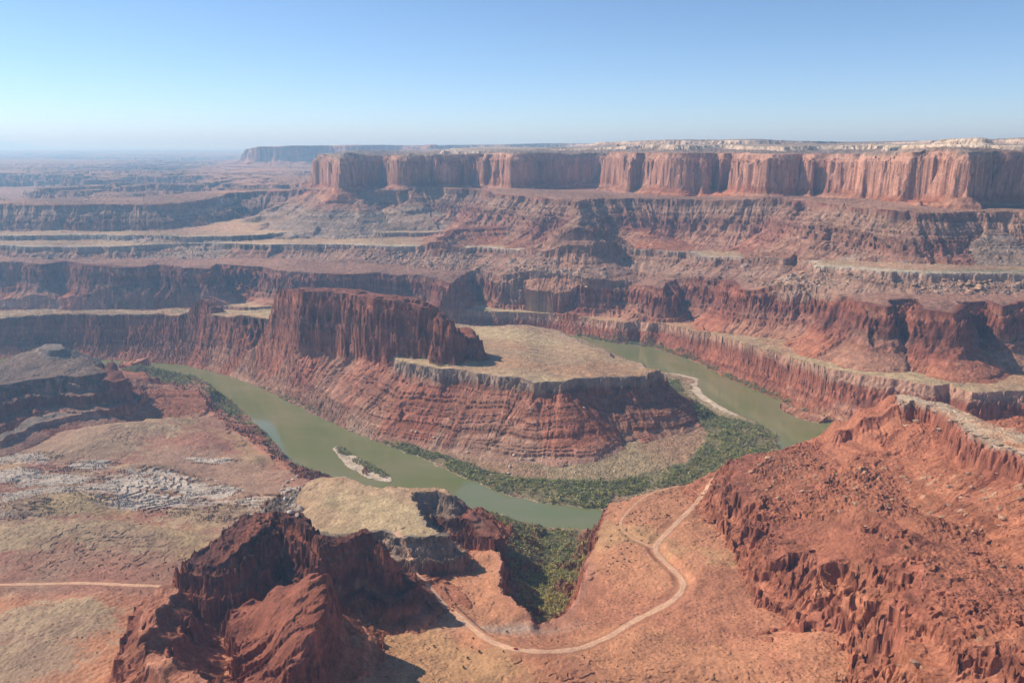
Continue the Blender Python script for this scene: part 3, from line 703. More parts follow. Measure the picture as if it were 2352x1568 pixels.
        if L['name'] == 'valley_bench':
            for hx, hy, a, b, c, h in HILLW:
                ddx, ddy = xm - hx, ym - hy
                q = ((ddx * math.cos(c) + ddy * math.sin(c)) / a) ** 2 + ((-ddx * math.sin(c) + ddy * math.cos(c)) / b) ** 2
                zt = zt + h * np.exp(-q) * (1 + 0.05 * S(T_FBM2, xm, ym, 160))
            k = np.zeros(len(m))
            for hx, hy, a, b in WPATCH:
                k = np.maximum(k, np.exp(-((xm - hx) / a) ** 2 - ((ym - hy) / b) ** 2))
            led = sstep(0.08, 0.25, k) * sstep(0.25, 0.6, k + 0.22 * S(T_ROUGH, xm * 0.4, ym, 260, 90, 0, 0.08))
            q = zt / 2.8 + 1.9 * S(T_FBM, xm * 0.3, ym, 300, 8, 0, 0.1) + 0.10 * S(T_CELL2, xm * 0.5, ym, 260)
            fr = q - np.floor(q)
            zt = zt + led * (3.4 * (sstep(0.0, 0.12, fr) - fr) + 1.0)
            q = zt / 3.2 + 1.1 * S(T_FBM2, xm, ym, 420, 3) + 0.2 * S(T_BAND2, xm, ym, 300)
            fr = q - np.floor(q)
            zt = zt + inside * (1 - led) * 1.5 * np.clip(0.2 + 0.8 * S(T_FBM, xm, ym, 500, 33), 0, 1) * (sstep(0, 0.2, fr) - fr)
        if L['name'] == 'red_spur':
            q = zt / 7.5 + 0.5 * S(T_FBM2, xm, ym, 300, 3) + 0.22 * S(T_BAND2, xm, ym, 220)
            fr = q - np.floor(q)
            amp = np.clip(0.35 + 0.9 * S(T_FBM, xm, ym, 260, 71), 0, 1)
            zt = zt + sstep(3, -10, dm) * (li >= NL - 4) * (li < NL - 2) * 6.5 * amp * (sstep(0, 0.22, fr) - fr)
        if len(near):
            zt[near] += talf[near] * min(15.0, 0.09 * L['prof'][-1][1]) * 0.55 * S(T_FBM2, sa, dm[near] * 0.1, P[0] * 0.7, o, 55, 0.0)
        if FOOT[li] >= 0:
            zf = blerp(G_Z[FOOT[li]], i0[m], fi[m], j0[m], fj[m])
            zt = np.where(zt < zf - 7, -60.0, zt - 1.3 * foot_drop[FOOT[li]][m] - 5 * (foot_drop[FOOT[li]][m] > 0.3))
        if li in FEET and FOOT[li] >= 0:
            foot_drop[li][m] = np.where(zt < 0, 600.0, foot_drop[li][m])
        if L['name'] == 'red_butte':                 # tilted, cracked beds
            q = (zt * 0.9 + xm * 0.42 - ym * 0.25) / 5.5 + 0.55 * S(T_FBM2, xm, ym, 220, li * 9.0) + 0.16 * S(T_CELL2, xm, ym, 220)
            fr = q - np.floor(q)
            q2 = (zt * 0.6 + xm * 0.5 + ym * 0.1) / 12.0 + 0.5 * S(T_FBM, xm, ym, 300) if L['tilt'] < 1 else (ym * 0.86 - xm * 0.5) / 17.0 + 0.22 * S(T_FBM, xm, ym, 260) + 0.05 * S(T_CELL2, xm, ym, 200)
            f2 = q2 - np.floor(q2)
            amp = np.clip(0.7 + 0.6 * S(T_FBM, xm, ym, 180, 20), 0.1, 1.5)
            tl_, cr_ = L['tilt'], L['crag']
            zt = zt + tl_ * sstep(30, 0, dm) * amp * (2.0 * cr_ * (sstep(0, 0.25, fr) - fr) + 7.0 * (sstep(0, 0.2, f2) - f2)) + cr_ * sstep(1.5, -6, dm) * (1.6 * S(T_CELL, xm, ym, 240) + 1.0 * S(T_JAG, xm, ym, 220))
        rk = np.zeros(len(m), f32)
        if 'rocks' in L:
            far = 1.0 + np.clip((r[m] - 900) / 900, 0, 3)
            zone = sstep(10, 22, drop) * sstep(150, 70, drop) if L['name'] != 'red_spur' else sstep(8, 40, drop + inside * 60)
            zone = zone * np.clip(0.15 + 0.9 * S(T_FBM2, xm, ym, 420, 50) + 0.3 * S(T_JAG, xm, ym, 300), 0, 1)
            if L['name'] == 'red_spur':
                hb = 0.75 * S(T_ROCK, xm, ym, 520) * (520 / N) + 0.75 * S(T_ROCKS, xm, ym, 330, 0, 99) * (330 / N)
            else:
                hb = S(T_ROCK, xm, ym, 900) * (900 / N) + S(T_ROCKS, xm, ym, 1500, 200) * (1500 / N) * 0.8
            hb = hb * zone * L['rocks']
            zt = zt + hb
            rk = sstep(0.4, 1.2, hb)
        else:
            per = 260 if z0.mean() < 260 else 700
            hb = (S(T_ROCK, xm, ym, per, li * 31.0, 0) * (per / N) + 0.6 * S(T_ROCKS, xm, ym, per * 1.7, 0, li * 17.0) * (per / N)) * talf * np.clip(0.35 + 0.8 * S(T_FBM2, xm, ym, per * 1.4, 50), 0, 1)
            zt = zt + 0.8 * hb
            rk = sstep(0.5, 1.4, hb) * 0.6
        up = zt > z[m]
        mm = m[up]
        z[mm] = zt[up]; who[mm] = li; dropw[mm] = drop[up]; talw[mm] = talf[up]; glw[mm] = glf[up]; dw[mm] = dm[up]; rockw[mm] = rk[up]
    rocky = np.where(dropw > 1.0, 1 - talw, 0.0)
    for k in (BUTTE_IDS + SPUR_IDS):
        rocky = np.where(who == k, np.where(dw < 0, 0.7, rocky) * (LAND[k].get('crag', 1.0) * 0.6 + 0.4 if 'crag' in LAND[k] else 1.0), rocky)
    z = (z + rocky * np.clip(r / 1500, 0.6, 2.5) * (0.55 * S(T_CRACK, x, y, 300) + 0.35 * S(T_CRACK, x, y, 170, 300, 77, 1.2))).astype(f32)
    # the river has cut its banks
    soft_bank = np.isin(who, SOFT_BANK) & ~((who == BI) & (x > 90))
    cap = np.where(dr > 0, 1.2 + np.where(soft_bank, 0.55 * dr + 0.02 * dr * dr, 0.22 * dr + 1.6 * np.maximum(dr - 12, 0) + 5.0 * np.maximum(dr - 34, 0)), z)
    cut = (z > cap) & (dr < 120)
    lost = np.where(cut, z - cap, 0.0)
    dropw = np.where(cut, dropw + lost, dropw); dw = np.where(lost > 1.5, np.maximum(dw, 4), dw)
    z = np.where(cut, cap + 0.25 * rough * sstep(0, 10, dr), z)
    z = np.where((dr < 0) & (zb < 0.1), np.minimum(z, np.maximum(-3, dr * 0.35)), z).astype(f32)
    # small roughness everywhere above the water
    mr = np.where(who == BI, 0.6, 1.0) * sstep(1, 4, z) * np.clip(r / 1400, 0.6, 4)
    z = z + mr * (0.22 * rough + 0.10 * S(T_MICRO, x, y, 150, 7))
    # the far plain: cut by side canyons and dotted with low mesas, then rising to the skyline
    fk = sstep(4300, 6500, r) * (z < 420) * (z > 120)
    cut = S(T_FBM, x, y, 9000, 20) + 0.5 * S(T_RIDGE, x, y, 5000)
    z = z - fk * (sstep(0.05, 0.3, cut) * 34 + sstep(0.5, 0.75, cut) * 40 - 16 * sstep(-0.9, -1.2, cut))
    z = z + sstep(14000, 42000, r) * 120 * (z < 500) + sstep(60000, 76000, r) * (z < 560) * (80 + 70 * S(T_FBM2, x, y, 60000)) \
        + (z < 560) * 430 * np.exp(-((th - math.radians(-31.6)) / math.radians(1.6)) ** 2) * sstep(60000, 70000, r)
    # level the ground under the roads
    rd, rz = road_field(x, y)
    onb = np.isin(who, [BI]) & (rd < 14)
    k = sstep(12, 1.0, rd) * onb
    z = (z + (rz - z) * k).astype(f32)
    if not colour:
        return z
    # ---------------- ground colour (the material itself)
    col = np.empty((n, 3), f32)
    fine_n = S(T_ROUGH, x, y, 160, 31)
    mid_n = S(T_FBM2, x, y, 500, 77)
    # flood plain
    base = lerp3(np.array((0.36, 0.215, 0.125), f32), np.array((0.30, 0.215, 0.12), f32), sstep(-0.8, 0.8, mid_n))
    bi_ = np.nonzero((who == -1) & (r < 3200))[0]
    if len(bi_):
        gk = np.zeros(len(bi_), f32)
        xx, yy = x[bi_] + 5 * S(T_JAG, x[bi_], y[bi_], 300), y[bi_] + 5 * S(T_JAG, x[bi_], y[bi_], 300, 90)
        for tp in THPOLY:
            gk = np.maximum(gk, inside_poly(tp, xx, yy))
        base[bi_] = lerp3(base[bi_], np.array((0.20, 0.17, 0.08), f32), gk * 0.8)
    base = lerp3(base, np.array((0.52, 0.40, 0.28), f32), np.clip(sand + sstep(4, 0, dr) * 0.5, 0, 1))
    col[:] = base
    for li, L in enumerate(LAND):
        m = np.nonzero(who == li)[0]
        if len(m) == 0:
            continue
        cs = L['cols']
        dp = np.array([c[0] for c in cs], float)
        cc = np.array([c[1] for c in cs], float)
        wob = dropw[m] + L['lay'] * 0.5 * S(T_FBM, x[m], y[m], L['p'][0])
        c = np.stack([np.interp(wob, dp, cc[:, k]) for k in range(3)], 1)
        rb = np.random.default_rng(500 + li)
        beds = rb.uniform(-1, 1, 400)
        bi = (wob / L['lay'] * 1.3 + 20)
        b0 = np.clip(np.floor(bi).astype(int), 0, 398)
        bt = beds[b0] + (beds[b0 + 1] - beds[b0]) * sstep(0.75, 1.0, bi - b0)
        # vertical varnish streaks on the walls, pale and dark fans of debris on the slopes
        tl = talw[m]
        st_ = S(T_ROUGH, x[m], y[m], L['p'][2] * 1.2, 40 + li) * (1 - tl)
        c = c * (1 + 0.08 * np.clip(st_, -1.8, 1.5))[:, None]
        fan = sstep(0.1, 1.4, S(T_FBM, blerp_arc(G_A[li], i0[m], fi[m], j0[m], fj[m]), dw[m] * 0.12, L['p'][0] * 0.45, li * 9.0, 5, 0.0) + 0.25 * glw[m]) * tl * (0.5 if L['name'] != 'peninsula_bench' else 0.3 + 0.6 * sstep(55, 110, dropw[m]))
        c = lerp3(c, np.array((0.42, 0.165, 0.082) if L['name'] in ('red_spur', 'red_butte') else (0.34, 0.205, 0.13)), fan)
        c = c * (1 + 0.20 * bt[:, None]) * np.array((1, 1, 1)) + 0
        c[:, 1] *= 1 + 0.05 * bt; c[:, 2] *= 1 + 0.09 * bt
        top = np.array(L['top'], float)[None, :] * np.ones((len(m), 1))
        nm = L['name']
        tn = S(T_FBM, x[m], y[m], 320 + r[m].mean() * 0.1, 12)
        if nm in ('peninsula_bench', 'river_bench', 'tan_mesa', 'peninsula_neck'):
            top = lerp3(top, np.array((0.44, 0.24, 0.13)), sstep(0.2, 1.4, tn) * 0.7)
            top = lerp3(top, np.array((0.46, 0.34, 0.18)), sstep(0.2, 1.5, -tn) * 0.6)
        elif nm in ('rim_bench',):
            top = lerp3(top, np.array((0.40, 0.23, 0.14)), sstep(-0.4, 0.8, tn))
            top = lerp3(top, np.array((0.52, 0.44, 0.33)), sstep(-45, -8, dw[m]) * 0.8)
            gm = np.exp(-((x[m] - 1290) / 330) ** 2) * sstep(-110, -25, dw[m]) * sstep(0, -10, dw[m]) * np.clip(0.5 + 0.6 * fine_n[m], 0, 1)
            top = lerp3(top, np.array((0.16, 0.16, 0.085)), gm)
        elif nm == 'pale_domes':
            top = lerp3(top, np.array((0.15, 0.14, 0.08)), sstep(0.2, 0.9, fine_n[m] + tn * 0.5) * 0.8)
            top = lerp3(top, np.array(CHIN), sstep(-30, -160, dw[m]) * 0.6)
        elif nm == 'red_spur' and li == NL - 1:
            top = lerp3(top, np.array(SOIL), sstep(0.0, 0.9, tn))
        elif nm == 'valley_bench':
            xs, ys = x[m], y[m]
            # reddish slickrock to the right, soil near the road, browner hills and red plain to the left
            brown = sstep(-120, -260, xs)
            top = lerp3(top, np.array((0.41, 0.165, 0.09)), sstep(-0.2, 1.2, tn + 0.9 * sstep(1000, 800, ys) - 0.5) * 0.8)
            lf = lerp3(np.array((0.33, 0.19, 0.12)), np.array((0.34, 0.155, 0.098)), sstep(-0.8, 1.0, tn))
            top = top + (lf - top) * (brown * sstep(830, 880, ys))[:, None]
            hk = np.zeros(len(m))
            for hx, hy, a, b, cth_, h in HILLW[:12]:
                hk = np.maximum(hk, np.exp(-((xs - hx) / (a * 1.25)) ** 2 - ((ys - hy) / (b * 1.25)) ** 2))
            hk = sstep(0.25, 0.6, hk + 0.12 * fine_n[m]) * (xs < -230)
            top = lerp3(top, lerp3(np.array((0.33, 0.205, 0.125)), np.array((0.38, 0.255, 0.145)), sstep(-0.6, 1.4, 0.4 * fine_n[m] + tn)), hk)
            k = np.zeros(len(m))
            for hx, hy, a, b in WPATCH:
                k = np.maximum(k, np.exp(-((xs - hx) / a) ** 2 - ((ys - hy) / b) ** 2))
            k = sstep(0.1, 0.25, k) * sstep(0.35, 0.55, k + 0.28 * S(T_ROUGH, xs * 0.35, ys, 260, 90, 0, 0.08) + 0.05 * S(T_ROUGH, xs, ys, 60)) * (1 - hk)
            top = lerp3(top, np.array((0.54, 0.44, 0.34)), k * 0.9)
            yg = sstep(0.6, 1.6, S(T_FBM2, xs, ys, 360, 15)) * 0.4
            top = lerp3(top, np.array((0.47, 0.32, 0.14)), yg * (1 - k))
            # pale wash through the head of the side canyon
            wx, wy = at(1180, 1435, 66)
            wk = np.exp(-((xs - wx) / 60) ** 2 - ((ys - wy - 0.12 * (xs - wx)) / 10) ** 2)
            top = lerp3(top, np.array((0.42, 0.31, 0.23)), np.clip(wk, 0, 1) * 0.8)
        elif nm in ('red_spur', 'red_butte'):
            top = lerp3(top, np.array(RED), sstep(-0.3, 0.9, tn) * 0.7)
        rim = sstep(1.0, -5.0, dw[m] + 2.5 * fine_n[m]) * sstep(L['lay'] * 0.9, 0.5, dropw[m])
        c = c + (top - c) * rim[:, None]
        rc = np.array((0.38, 0.27, 0.195)) if nm == 'rim_bench' else np.array((0.48, 0.30, 0.18))
        c = lerp3(c, rc, rockw[m] * (0.75 if nm == 'rim_bench' else 0.6))
        col[m] = c
    col *= (1 + np.where(who == BI, 0.07, 0.13) * np.clip(fine_n, -2, 2) + 0.07 * np.clip(mid_n, -1.5, 1.5))[:, None]
    return z, who, np.clip(col, 0.01, 0.9), x, y, dropw, dw

def run_chunks(th2, lr2, colour):
    nC = th2.shape[0]
    parts = np.array_split(np.arange(nC), max(8, nC // 30))
    return list(POOL.map(lambda p: evaluate(th2[p].ravel(), lr2[p].ravel(), colour), parts))

# rows follow what can be seen: more where the ground shows steep to the viewer
PT, PR = 400, 1400
pth = np.linspace(TH0, TH1, PT)
plr = np.linspace(math.log(R0), math.log(R1), PR)
zz = np.concatenate(run_chunks(np.repeat(pth[:, None], PR, 1), np.repeat(plr[None, :], PT, 0), False)).reshape(PT, PR)
el = np.arctan2(zz - CAM_Z, np.exp(plr)[None, :])
run_max = np.maximum.accumulate(el, axis=1)
dphi = np.abs(np.diff(el, axis=1))
vis = (el[:, 1:] >= run_max[:, 1:] - 0.004)
dens = np.where(vis, dphi, dphi * 0.22)
dl = plr[1] - plr[0]
dens = dens + 0.00018 + 0.030 * dl * (np.exp(plr[1:]) < 4500)[None, :] + 0.006 * dl
def blur(a, k, axis):
    ker = np.hanning(2 * k + 3)[1:-1]; ker /= ker.sum()
    pad = [(0, 0), (0, 0)]; pad[axis] = (k, k)
    b = np.pad(a, pad, mode='edge')
    return np.apply_along_axis(lambda v: np.convolve(v, ker, 'valid'), axis, b)
dens = blur(dens, 14, 0)
dens = blur(dens, 3, 1)
cum = np.concatenate([np.zeros((PT, 1)), np.cumsum(dens, axis=1)], axis=1)
NT, NR = int(1800 * Q), int(2800 * Q)
th = np.linspace(TH0, TH1, NT)
LR = np.empty((PT, NR))
for i in range(PT):
    LR[i] = np.interp(np.linspace(0, cum[i, -1], NR), cum[i], plr)
fi = np.interp(th, pth, np.arange(PT)); i0 = np.clip(fi.astype(int), 0, PT - 2); fr = (fi - i0)[:, None]
LR = LR[i0] * (1 - fr) + LR[i0 + 1] * fr
print("row layout", round(time.time() - T0, 1))
parts = run_chunks(np.repeat(th[:, None], NR, 1), LR, True)
Z, WHO, COL, X, Y, DROP, DW = [np.concatenate([p[k] for p in parts]) for k in range(7)]
del parts
print("terrain evaluated", len(Z), round(time.time() - T0, 1))
Zg = Z.reshape(NT, NR); Xg = X.reshape(NT, NR); Yg = Y.reshape(NT, NR)

# ground height lookup for things that stand on it
def ground(xs, ys):
    xs = np.atleast_1d(np.asarray(xs, float)); ys = np.atleast_1d(np.asarray(ys, float))
    t = np.arctan2(xs, ys); l = np.log(np.hypot(xs, ys))
    fi = np.clip((t - TH0) / (TH1 - TH0) * (NT - 1), 0, NT - 1.001)
    i = fi.astype(int)
    o = np.empty(len(xs))
    for k in range(len(xs)):
        za = np.interp(l[k], LR[i[k]], Zg[i[k]]); zb = np.interp(l[k], LR[i[k] + 1], Zg[i[k] + 1])
        o[k] = za + (zb - za) * (fi[k] - i[k])
    return o
def on_ground(u, v):                                # first ground met by the sight line through u, v
    a, b, c = ray(u, v)
    tanel = c / math.hypot(a, b)
    t = math.atan2(a, b)
    fi = np.clip((t - TH0) / (TH1 - TH0) * (NT - 1), 0, NT - 1.001)
    i = int(round(fi))
    rr = np.exp(LR[i])
    hit = np.nonzero(Zg[i] >= CAM_Z + tanel * rr)[0]
    k = hit[0] if len(hit) else NR - 1
    return rr[k] * math.sin(t), rr[k] * math.cos(t), float(Zg[i][k])

# ------------------------------------------------------------------ materials
def node_mat(name, rough=0.9, spec=0.2):
    m = bpy.data.materials.new(name)
    m.use_nodes = True
    b = m.node_tree.nodes['Principled BSDF']
    b.inputs['Roughness'].default_value = rough
    b.inputs['Specular IOR Level'].default_value = spec
    return m, m.node_tree, b
def mix_rgb(nt, blend, fac, a, b):
    n = nt.nodes.new('ShaderNodeMix'); n.data_type = 'RGBA'; n.blend_type = blend
    for sock, val in ((n.inputs[0], fac), (n.inputs[6], a), (n.inputs[7], b)):
        if hasattr(val, 'is_output'):
            nt.links.new(val, sock)
        else:
            sock.default_value = val
    return n.outputs[2]
def noise(nt, vec, scale, detail=4, rough=0.6):
    n = nt.nodes.new('ShaderNodeTexNoise')
    n.inputs['Scale'].default_value = scale; n.inputs['Detail'].default_value = detail; n.inputs['Roughness'].default_value = rough
    nt.links.new(vec, n.inputs['Vector'])
    return n.outputs['Fac']
def ramp(nt, fac, a, b, lo=0.3, hi=0.7):
    n = nt.nodes.new('ShaderNodeValToRGB')
    n.color_ramp.elements[0].position = lo; n.color_ramp.elements[1].position = hi
    n.color_ramp.elements[0].color = a; n.color_ramp.elements[1].color = b
    nt.links.new(fac, n.inputs[0])
    return n.outputs[0]
def attr_material(name, s1, s2, bump_s, bump_d, rough=0.92):
    m, nt, b = node_mat(name, rough, 0.15)
    at_ = nt.nodes.new('ShaderNodeAttribute'); at_.attribute_name = 'soil'
    geo = nt.nodes.new('ShaderNodeNewGeometry')
    n1 = noise(nt, geo.outputs['Position'], s1, 5, 0.65)
    n2 = noise(nt, geo.outputs['Position'], s2, 3, 0.6)
    c = mix_rgb(nt, 'MULTIPLY', 1.0, at_.outputs['Color'], ramp(nt, n1, (0.74, 0.72, 0.70, 1), (1.22, 1.24, 1.26, 1)))
    c = mix_rgb(nt, 'MULTIPLY', 1.0, c, ramp(nt, n2, (0.86, 0.86, 0.86, 1), (1.12, 1.12, 1.12, 1)))
    nt.links.new(c, b.inputs['Base Color'])
    bp = nt.nodes.new('ShaderNodeBump')
    bp.inputs['Strength'].default_value = 0.7; bp.inputs['Distance'].default_value = bump_d
    nt.links.new(noise(nt, geo.outputs['Position'], bump_s, 4, 0.7), bp.inputs['Height'])
    nt.links.new(bp.outputs[0], b.inputs['Normal'])
    return m
M_NEAR = attr_material('desert rock and soil', 0.35, 0.06, 0.5, 1.0)
M_FAR = attr_material('canyon rock', 0.12, 0.02, 0.12, 4.0)

# ------------------------------------------------------------------ terrain meshes, one per landform
def new_mesh(name, verts, faces4, mat, col=None, smooth=False):
    me = bpy.data.meshes.new(name)
    nv, nf = len(verts), len(faces4)
    k = faces4.shape[1]
    me.vertices.add(nv); me.vertices.foreach_set('co', np.ascontiguousarray(verts, f32).ravel())
    me.loops.add(nf * k); me.loops.foreach_set('vertex_index', np.ascontiguousarray(faces4, np.int32).ravel())
    me.polygons.add(nf); me.polygons.foreach_set('loop_start', np.arange(0, nf * k, k, dtype=np.int32))
    if smooth:
        me.polygons.foreach_set('use_smooth', np.ones(nf, bool))
    else:
        me.polygons.foreach_set('use_smooth', np.zeros(nf, bool))
    if col is not None:
        ca = me.attributes.new('soil', 'FLOAT_COLOR', 'POINT')
        c4 = np.ones((nv, 4), f32); c4[:, :3] = col
        ca.data.foreach_set('color', c4.ravel())
    me.materials.append(mat)
    me.update(calc_edges=True)
    return me
def put(name, me, kind=None, label=None, cat=None, group=None, parent=None):
    o = bpy.data.objects.new(name, me)
    scene.collection.objects.link(o)
    if kind: o['kind'] = kind
    if label: o['label'] = label
    if cat: o['category'] = cat
    if group: o['group'] = group
    if parent: o.parent = parent
    return o

NAMES = []
for L in LAND:
    if L['name'] not in NAMES: NAMES.append(L['name'])
NAMES.append('flood_plain')
name_id = np.array([NAMES.index(L['name']) for L in LAND] + [len(NAMES) - 1])
vid = name_id[WHO]
idx = np.arange(NT * NR, dtype=np.int32).reshape(NT, NR)
quads = np.stack([idx[:-1, :-1], idx[1:, :-1], idx[1:, 1:], idx[:-1, 1:]], -1).reshape(-1, 4)
fid = vid[quads[:, 2]]
V3 = np.stack([X, Y, Z], 1).astype(f32)
NEARS = {'valley_bench', 'tan_mesa', 'red_butte', 'red_spur', 'flood_plain', 'dark_butte', 'peninsula_bench'}
LABELS = {
    'river_bench': ('flat tan bench above the cliffs along the far side of the river', 'terrain'),
    'peninsula_bench': ('tan flat topped peninsula inside the river bend with ledgy red slopes', 'terrain'),
    'peninsula_fin': ('dark red fluted rock fin standing on the peninsula', 'cliff'),
    'peninsula_neck': ('narrow neck of the peninsula with shaded fluted wall', 'cliff'),
    'canyon_wall': ('red canyon wall rising behind the lower tan bench', 'cliff'),
    'rim_bench': ('pale rimmed bench with a boulder strewn slope', 'terrain'),
    'ledge_slopes': ('ledgy brown slopes below the great vertical cliffs', 'hills'),
    'sandstone_cliffs': ('great vertical sandstone cliffs with shaded alcoves', 'cliff'),
    'pale_domes': ('pale sandstone domes along the skyline', 'hills'),
    'far_mesa': ('long blue hazy mesa on the horizon', 'hills'),
    'distant_plain': ('low hazy mesas on the distant plain', 'hills'),
    'dark_butte': ('dark terraced butte on the near river bank', 'butte'),
    'valley_bench': ('orange and brown bench crossed by the dirt road', 'ground'),
    'tan_mesa': ('small tan topped mesa with dark cliffs beside the river', 'mesa'),
    'red_butte': ('red butte and ridge in the lower corner casting a deep shadow', 'butte'),
    'red_spur': ('rough red spur with pale cap rock and boulder slope', 'hills'),
    'flood_plain': ('flat flood plain along the river', 'ground'),
}
for k, nm in enumerate(NAMES):
    f = quads[fid == k]
    if len(f) == 0:
        print("nothing of", nm); continue
    used = np.zeros(NT * NR, bool); used[f.ravel()] = True
    remap = np.cumsum(used, dtype=np.int32) - 1
    me = new_mesh(nm, V3[used], remap[f], M_NEAR if nm in NEARS else M_FAR, COL[used], smooth=False)
    put(nm, me, 'structure', *LABELS[nm])
del quads, fid
print("terrain meshes", round(time.time() - T0, 1))

# ------------------------------------------------------------------ river
m, nt, b = node_mat('muddy green water', 0.07, 0.5)
geo = nt.nodes.new('ShaderNodeNewGeometry')
mp = nt.nodes.new('ShaderNodeMapping'); mp.inputs['Scale'].default_value = (0.45, 1.0, 1); mp.inputs['Rotation'].default_value = (0, 0, 0.6)
nt.links.new(geo.outputs['Position'], mp.inputs['Vector'])
nt.links.new(ramp(nt, noise(nt, mp.outputs[0], 0.007, 6, 0.65), (0.160, 0.172, 0.056, 1), (0.225, 0.200, 0.098, 1), 0.38, 0.68), b.inputs['Base Color'])
bp = nt.nodes.new('ShaderNodeBump'); bp.inputs['Strength'].default_value = 0.10; bp.inputs['Distance'].default_value = 0.25
nt.links.new(noise(nt, geo.outputs['Position'], 0.25, 3), bp.inputs['Height'])
nt.links.new(bp.outputs[0], b.inputs['Normal'])
me = new_mesh('river_water', np.array([(-2200, 900, 0), (1800, 900, 0), (1800, 3300, 0), (-2200, 3300, 0)], f32), np.array([[0, 1, 2, 3]]), m)
put('river_water', me, 'structure', 'muddy green river bending round the peninsula', 'river')

# ------------------------------------------------------------------ dirt roads
M_ROAD = attr_material('pale orange dirt', 0.5, 0.05, 0.6, 0.3)
ROAD_NAMES = ['dirt_road', 'dirt_road', 'dirt_track']
for P, hw, rn in zip(ROADS, ROAD_W, ROAD_NAMES):
    t = np.gradient(P[:, :2], axis=0); t /= np.linalg.norm(t, axis=1)[:, None]
    nrm = np.stack([-t[:, 1], t[:, 0]], 1)
    wv = hw * (1 + 0.12 * np.sin(np.arange(len(P)) * 0.7) + 0.08 * rng.standard_normal(len(P)))
    rows = []; tones = []
    for s, tone in ((-1, 0.80), (-0.72, 0.98), (-0.42, 1.12), (0, 0.98), (0.42, 1.12), (0.72, 0.98), (1, 0.80)):
        tones.append(tone)
        q = P[:, :2] + nrm * (wv * s)[:, None]
        q = q + nrm * (0.35 * rng.standard_normal(len(P)) * (abs(s) > 0.6))[:, None]
        rows.append(np.column_stack([q, ground(q[:, 0], q[:, 1]) + (0.25 if abs(s) < 1 else -0.05) - (0.12 if abs(s) == 0.42 else 0)]))
    V = np.stack(rows, 1).reshape(-1, 3)
    n = len(P)
    ii = np.arange(n * 7).reshape(n, 7)
    rc_ = np.array((0.60, 0.34, 0.205) if rn == 'dirt_road' else (0.55, 0.29, 0.165))
    cr = rc_[None, None, :] * np.array(tones)[None, :, None] * (1 + 0.08 * rng.standard_normal((n, 7, 1)))
    fq = np.stack([ii[:-1, :-1], ii[1:, :-1], ii[1:, 1:], ii[:-1, 1:]], -1).reshape(-1, 4)
    put(rn, new_mesh(rn, V, fq, M_ROAD, cr.reshape(-1, 3), smooth=True), 'structure')

#@@THINGS_BEGIN@@
# ------------------------------------------------------------------ plants
def leaf_mesh_arrays(n, rx, rz, size, r, tone=(0.075, 0.085, 0.035), vary=0.3):
    """n leaf sprays spread through a rounded crown: verts, quads, colours"""
    p = r.standard_normal((n, 3))
    p /= np.linalg.norm(p, axis=1)[:, None]
    rad = r.random(n) ** 0.45
    c = p * rad[:, None] * np.array((rx, rx, rz)) + np.array((0, 0, rz * 0.85))
    c[:, 2] = np.maximum(c[:, 2], size * 0.25)
    nrm = p * 0.7 + r.standard_normal((n, 3)) * 0.6 + np.array((0, 0, 0.5))
    nrm /= np.linalg.norm(nrm, axis=1)[:, None]
    t = np.cross(nrm, r.standard_normal((n, 3))); t /= np.linalg.norm(t, axis=1)[:, None]
    b2 = np.cross(nrm, t)
    s = size * r.uniform(0.5, 1.15, (n, 1))
    s2 = s * r.uniform(0.45, 0.9, (n, 1))
    v = np.stack([c - t * s * 0.5, c - b2 * s2 * 0.5, c + t * s * 0.5, c + b2 * s2 * 0.5], 1).reshape(-1, 3)
    f = np.arange(n * 4).reshape(n, 4)
    col = np.array(tone)[None, :] * (1 + vary * r.uniform(-1, 1, (n, 1))) * np.ones((n, 3))
    return v, f, np.repeat(col, 4, 0)
def leaf_material(name):
    m, nt, b = node_mat(name, 0.85, 0.15)
    at_ = nt.nodes.new('ShaderNodeAttribute'); at_.attribute_name = 'soil'
    geo = nt.nodes.new('ShaderNodeNewGeometry')
    c = mix_rgb(nt, 'MULTIPLY', 1.0, at_.outputs['Color'], ramp(nt, noise(nt, geo.outputs['Position'], 0.5, 3), (0.8, 0.8, 0.75, 1), (1.2, 1.2, 1.2, 1)))
    nt.links.new(c, b.inputs['Base Color'])
    return m
M_LEAF = leaf_material('dry green leaves')
m_, nt_, b_ = node_mat('grey bark', 0.9, 0.1)
geo_ = nt_.nodes.new('ShaderNodeNewGeometry')
nt_.links.new(ramp(nt_, noise(nt_, geo_.outputs['Position'], 6.0, 3), (0.10, 0.075, 0.05, 1), (0.19, 0.145, 0.10, 1)), b_.inputs['Base Color'])
M_BARK = m_

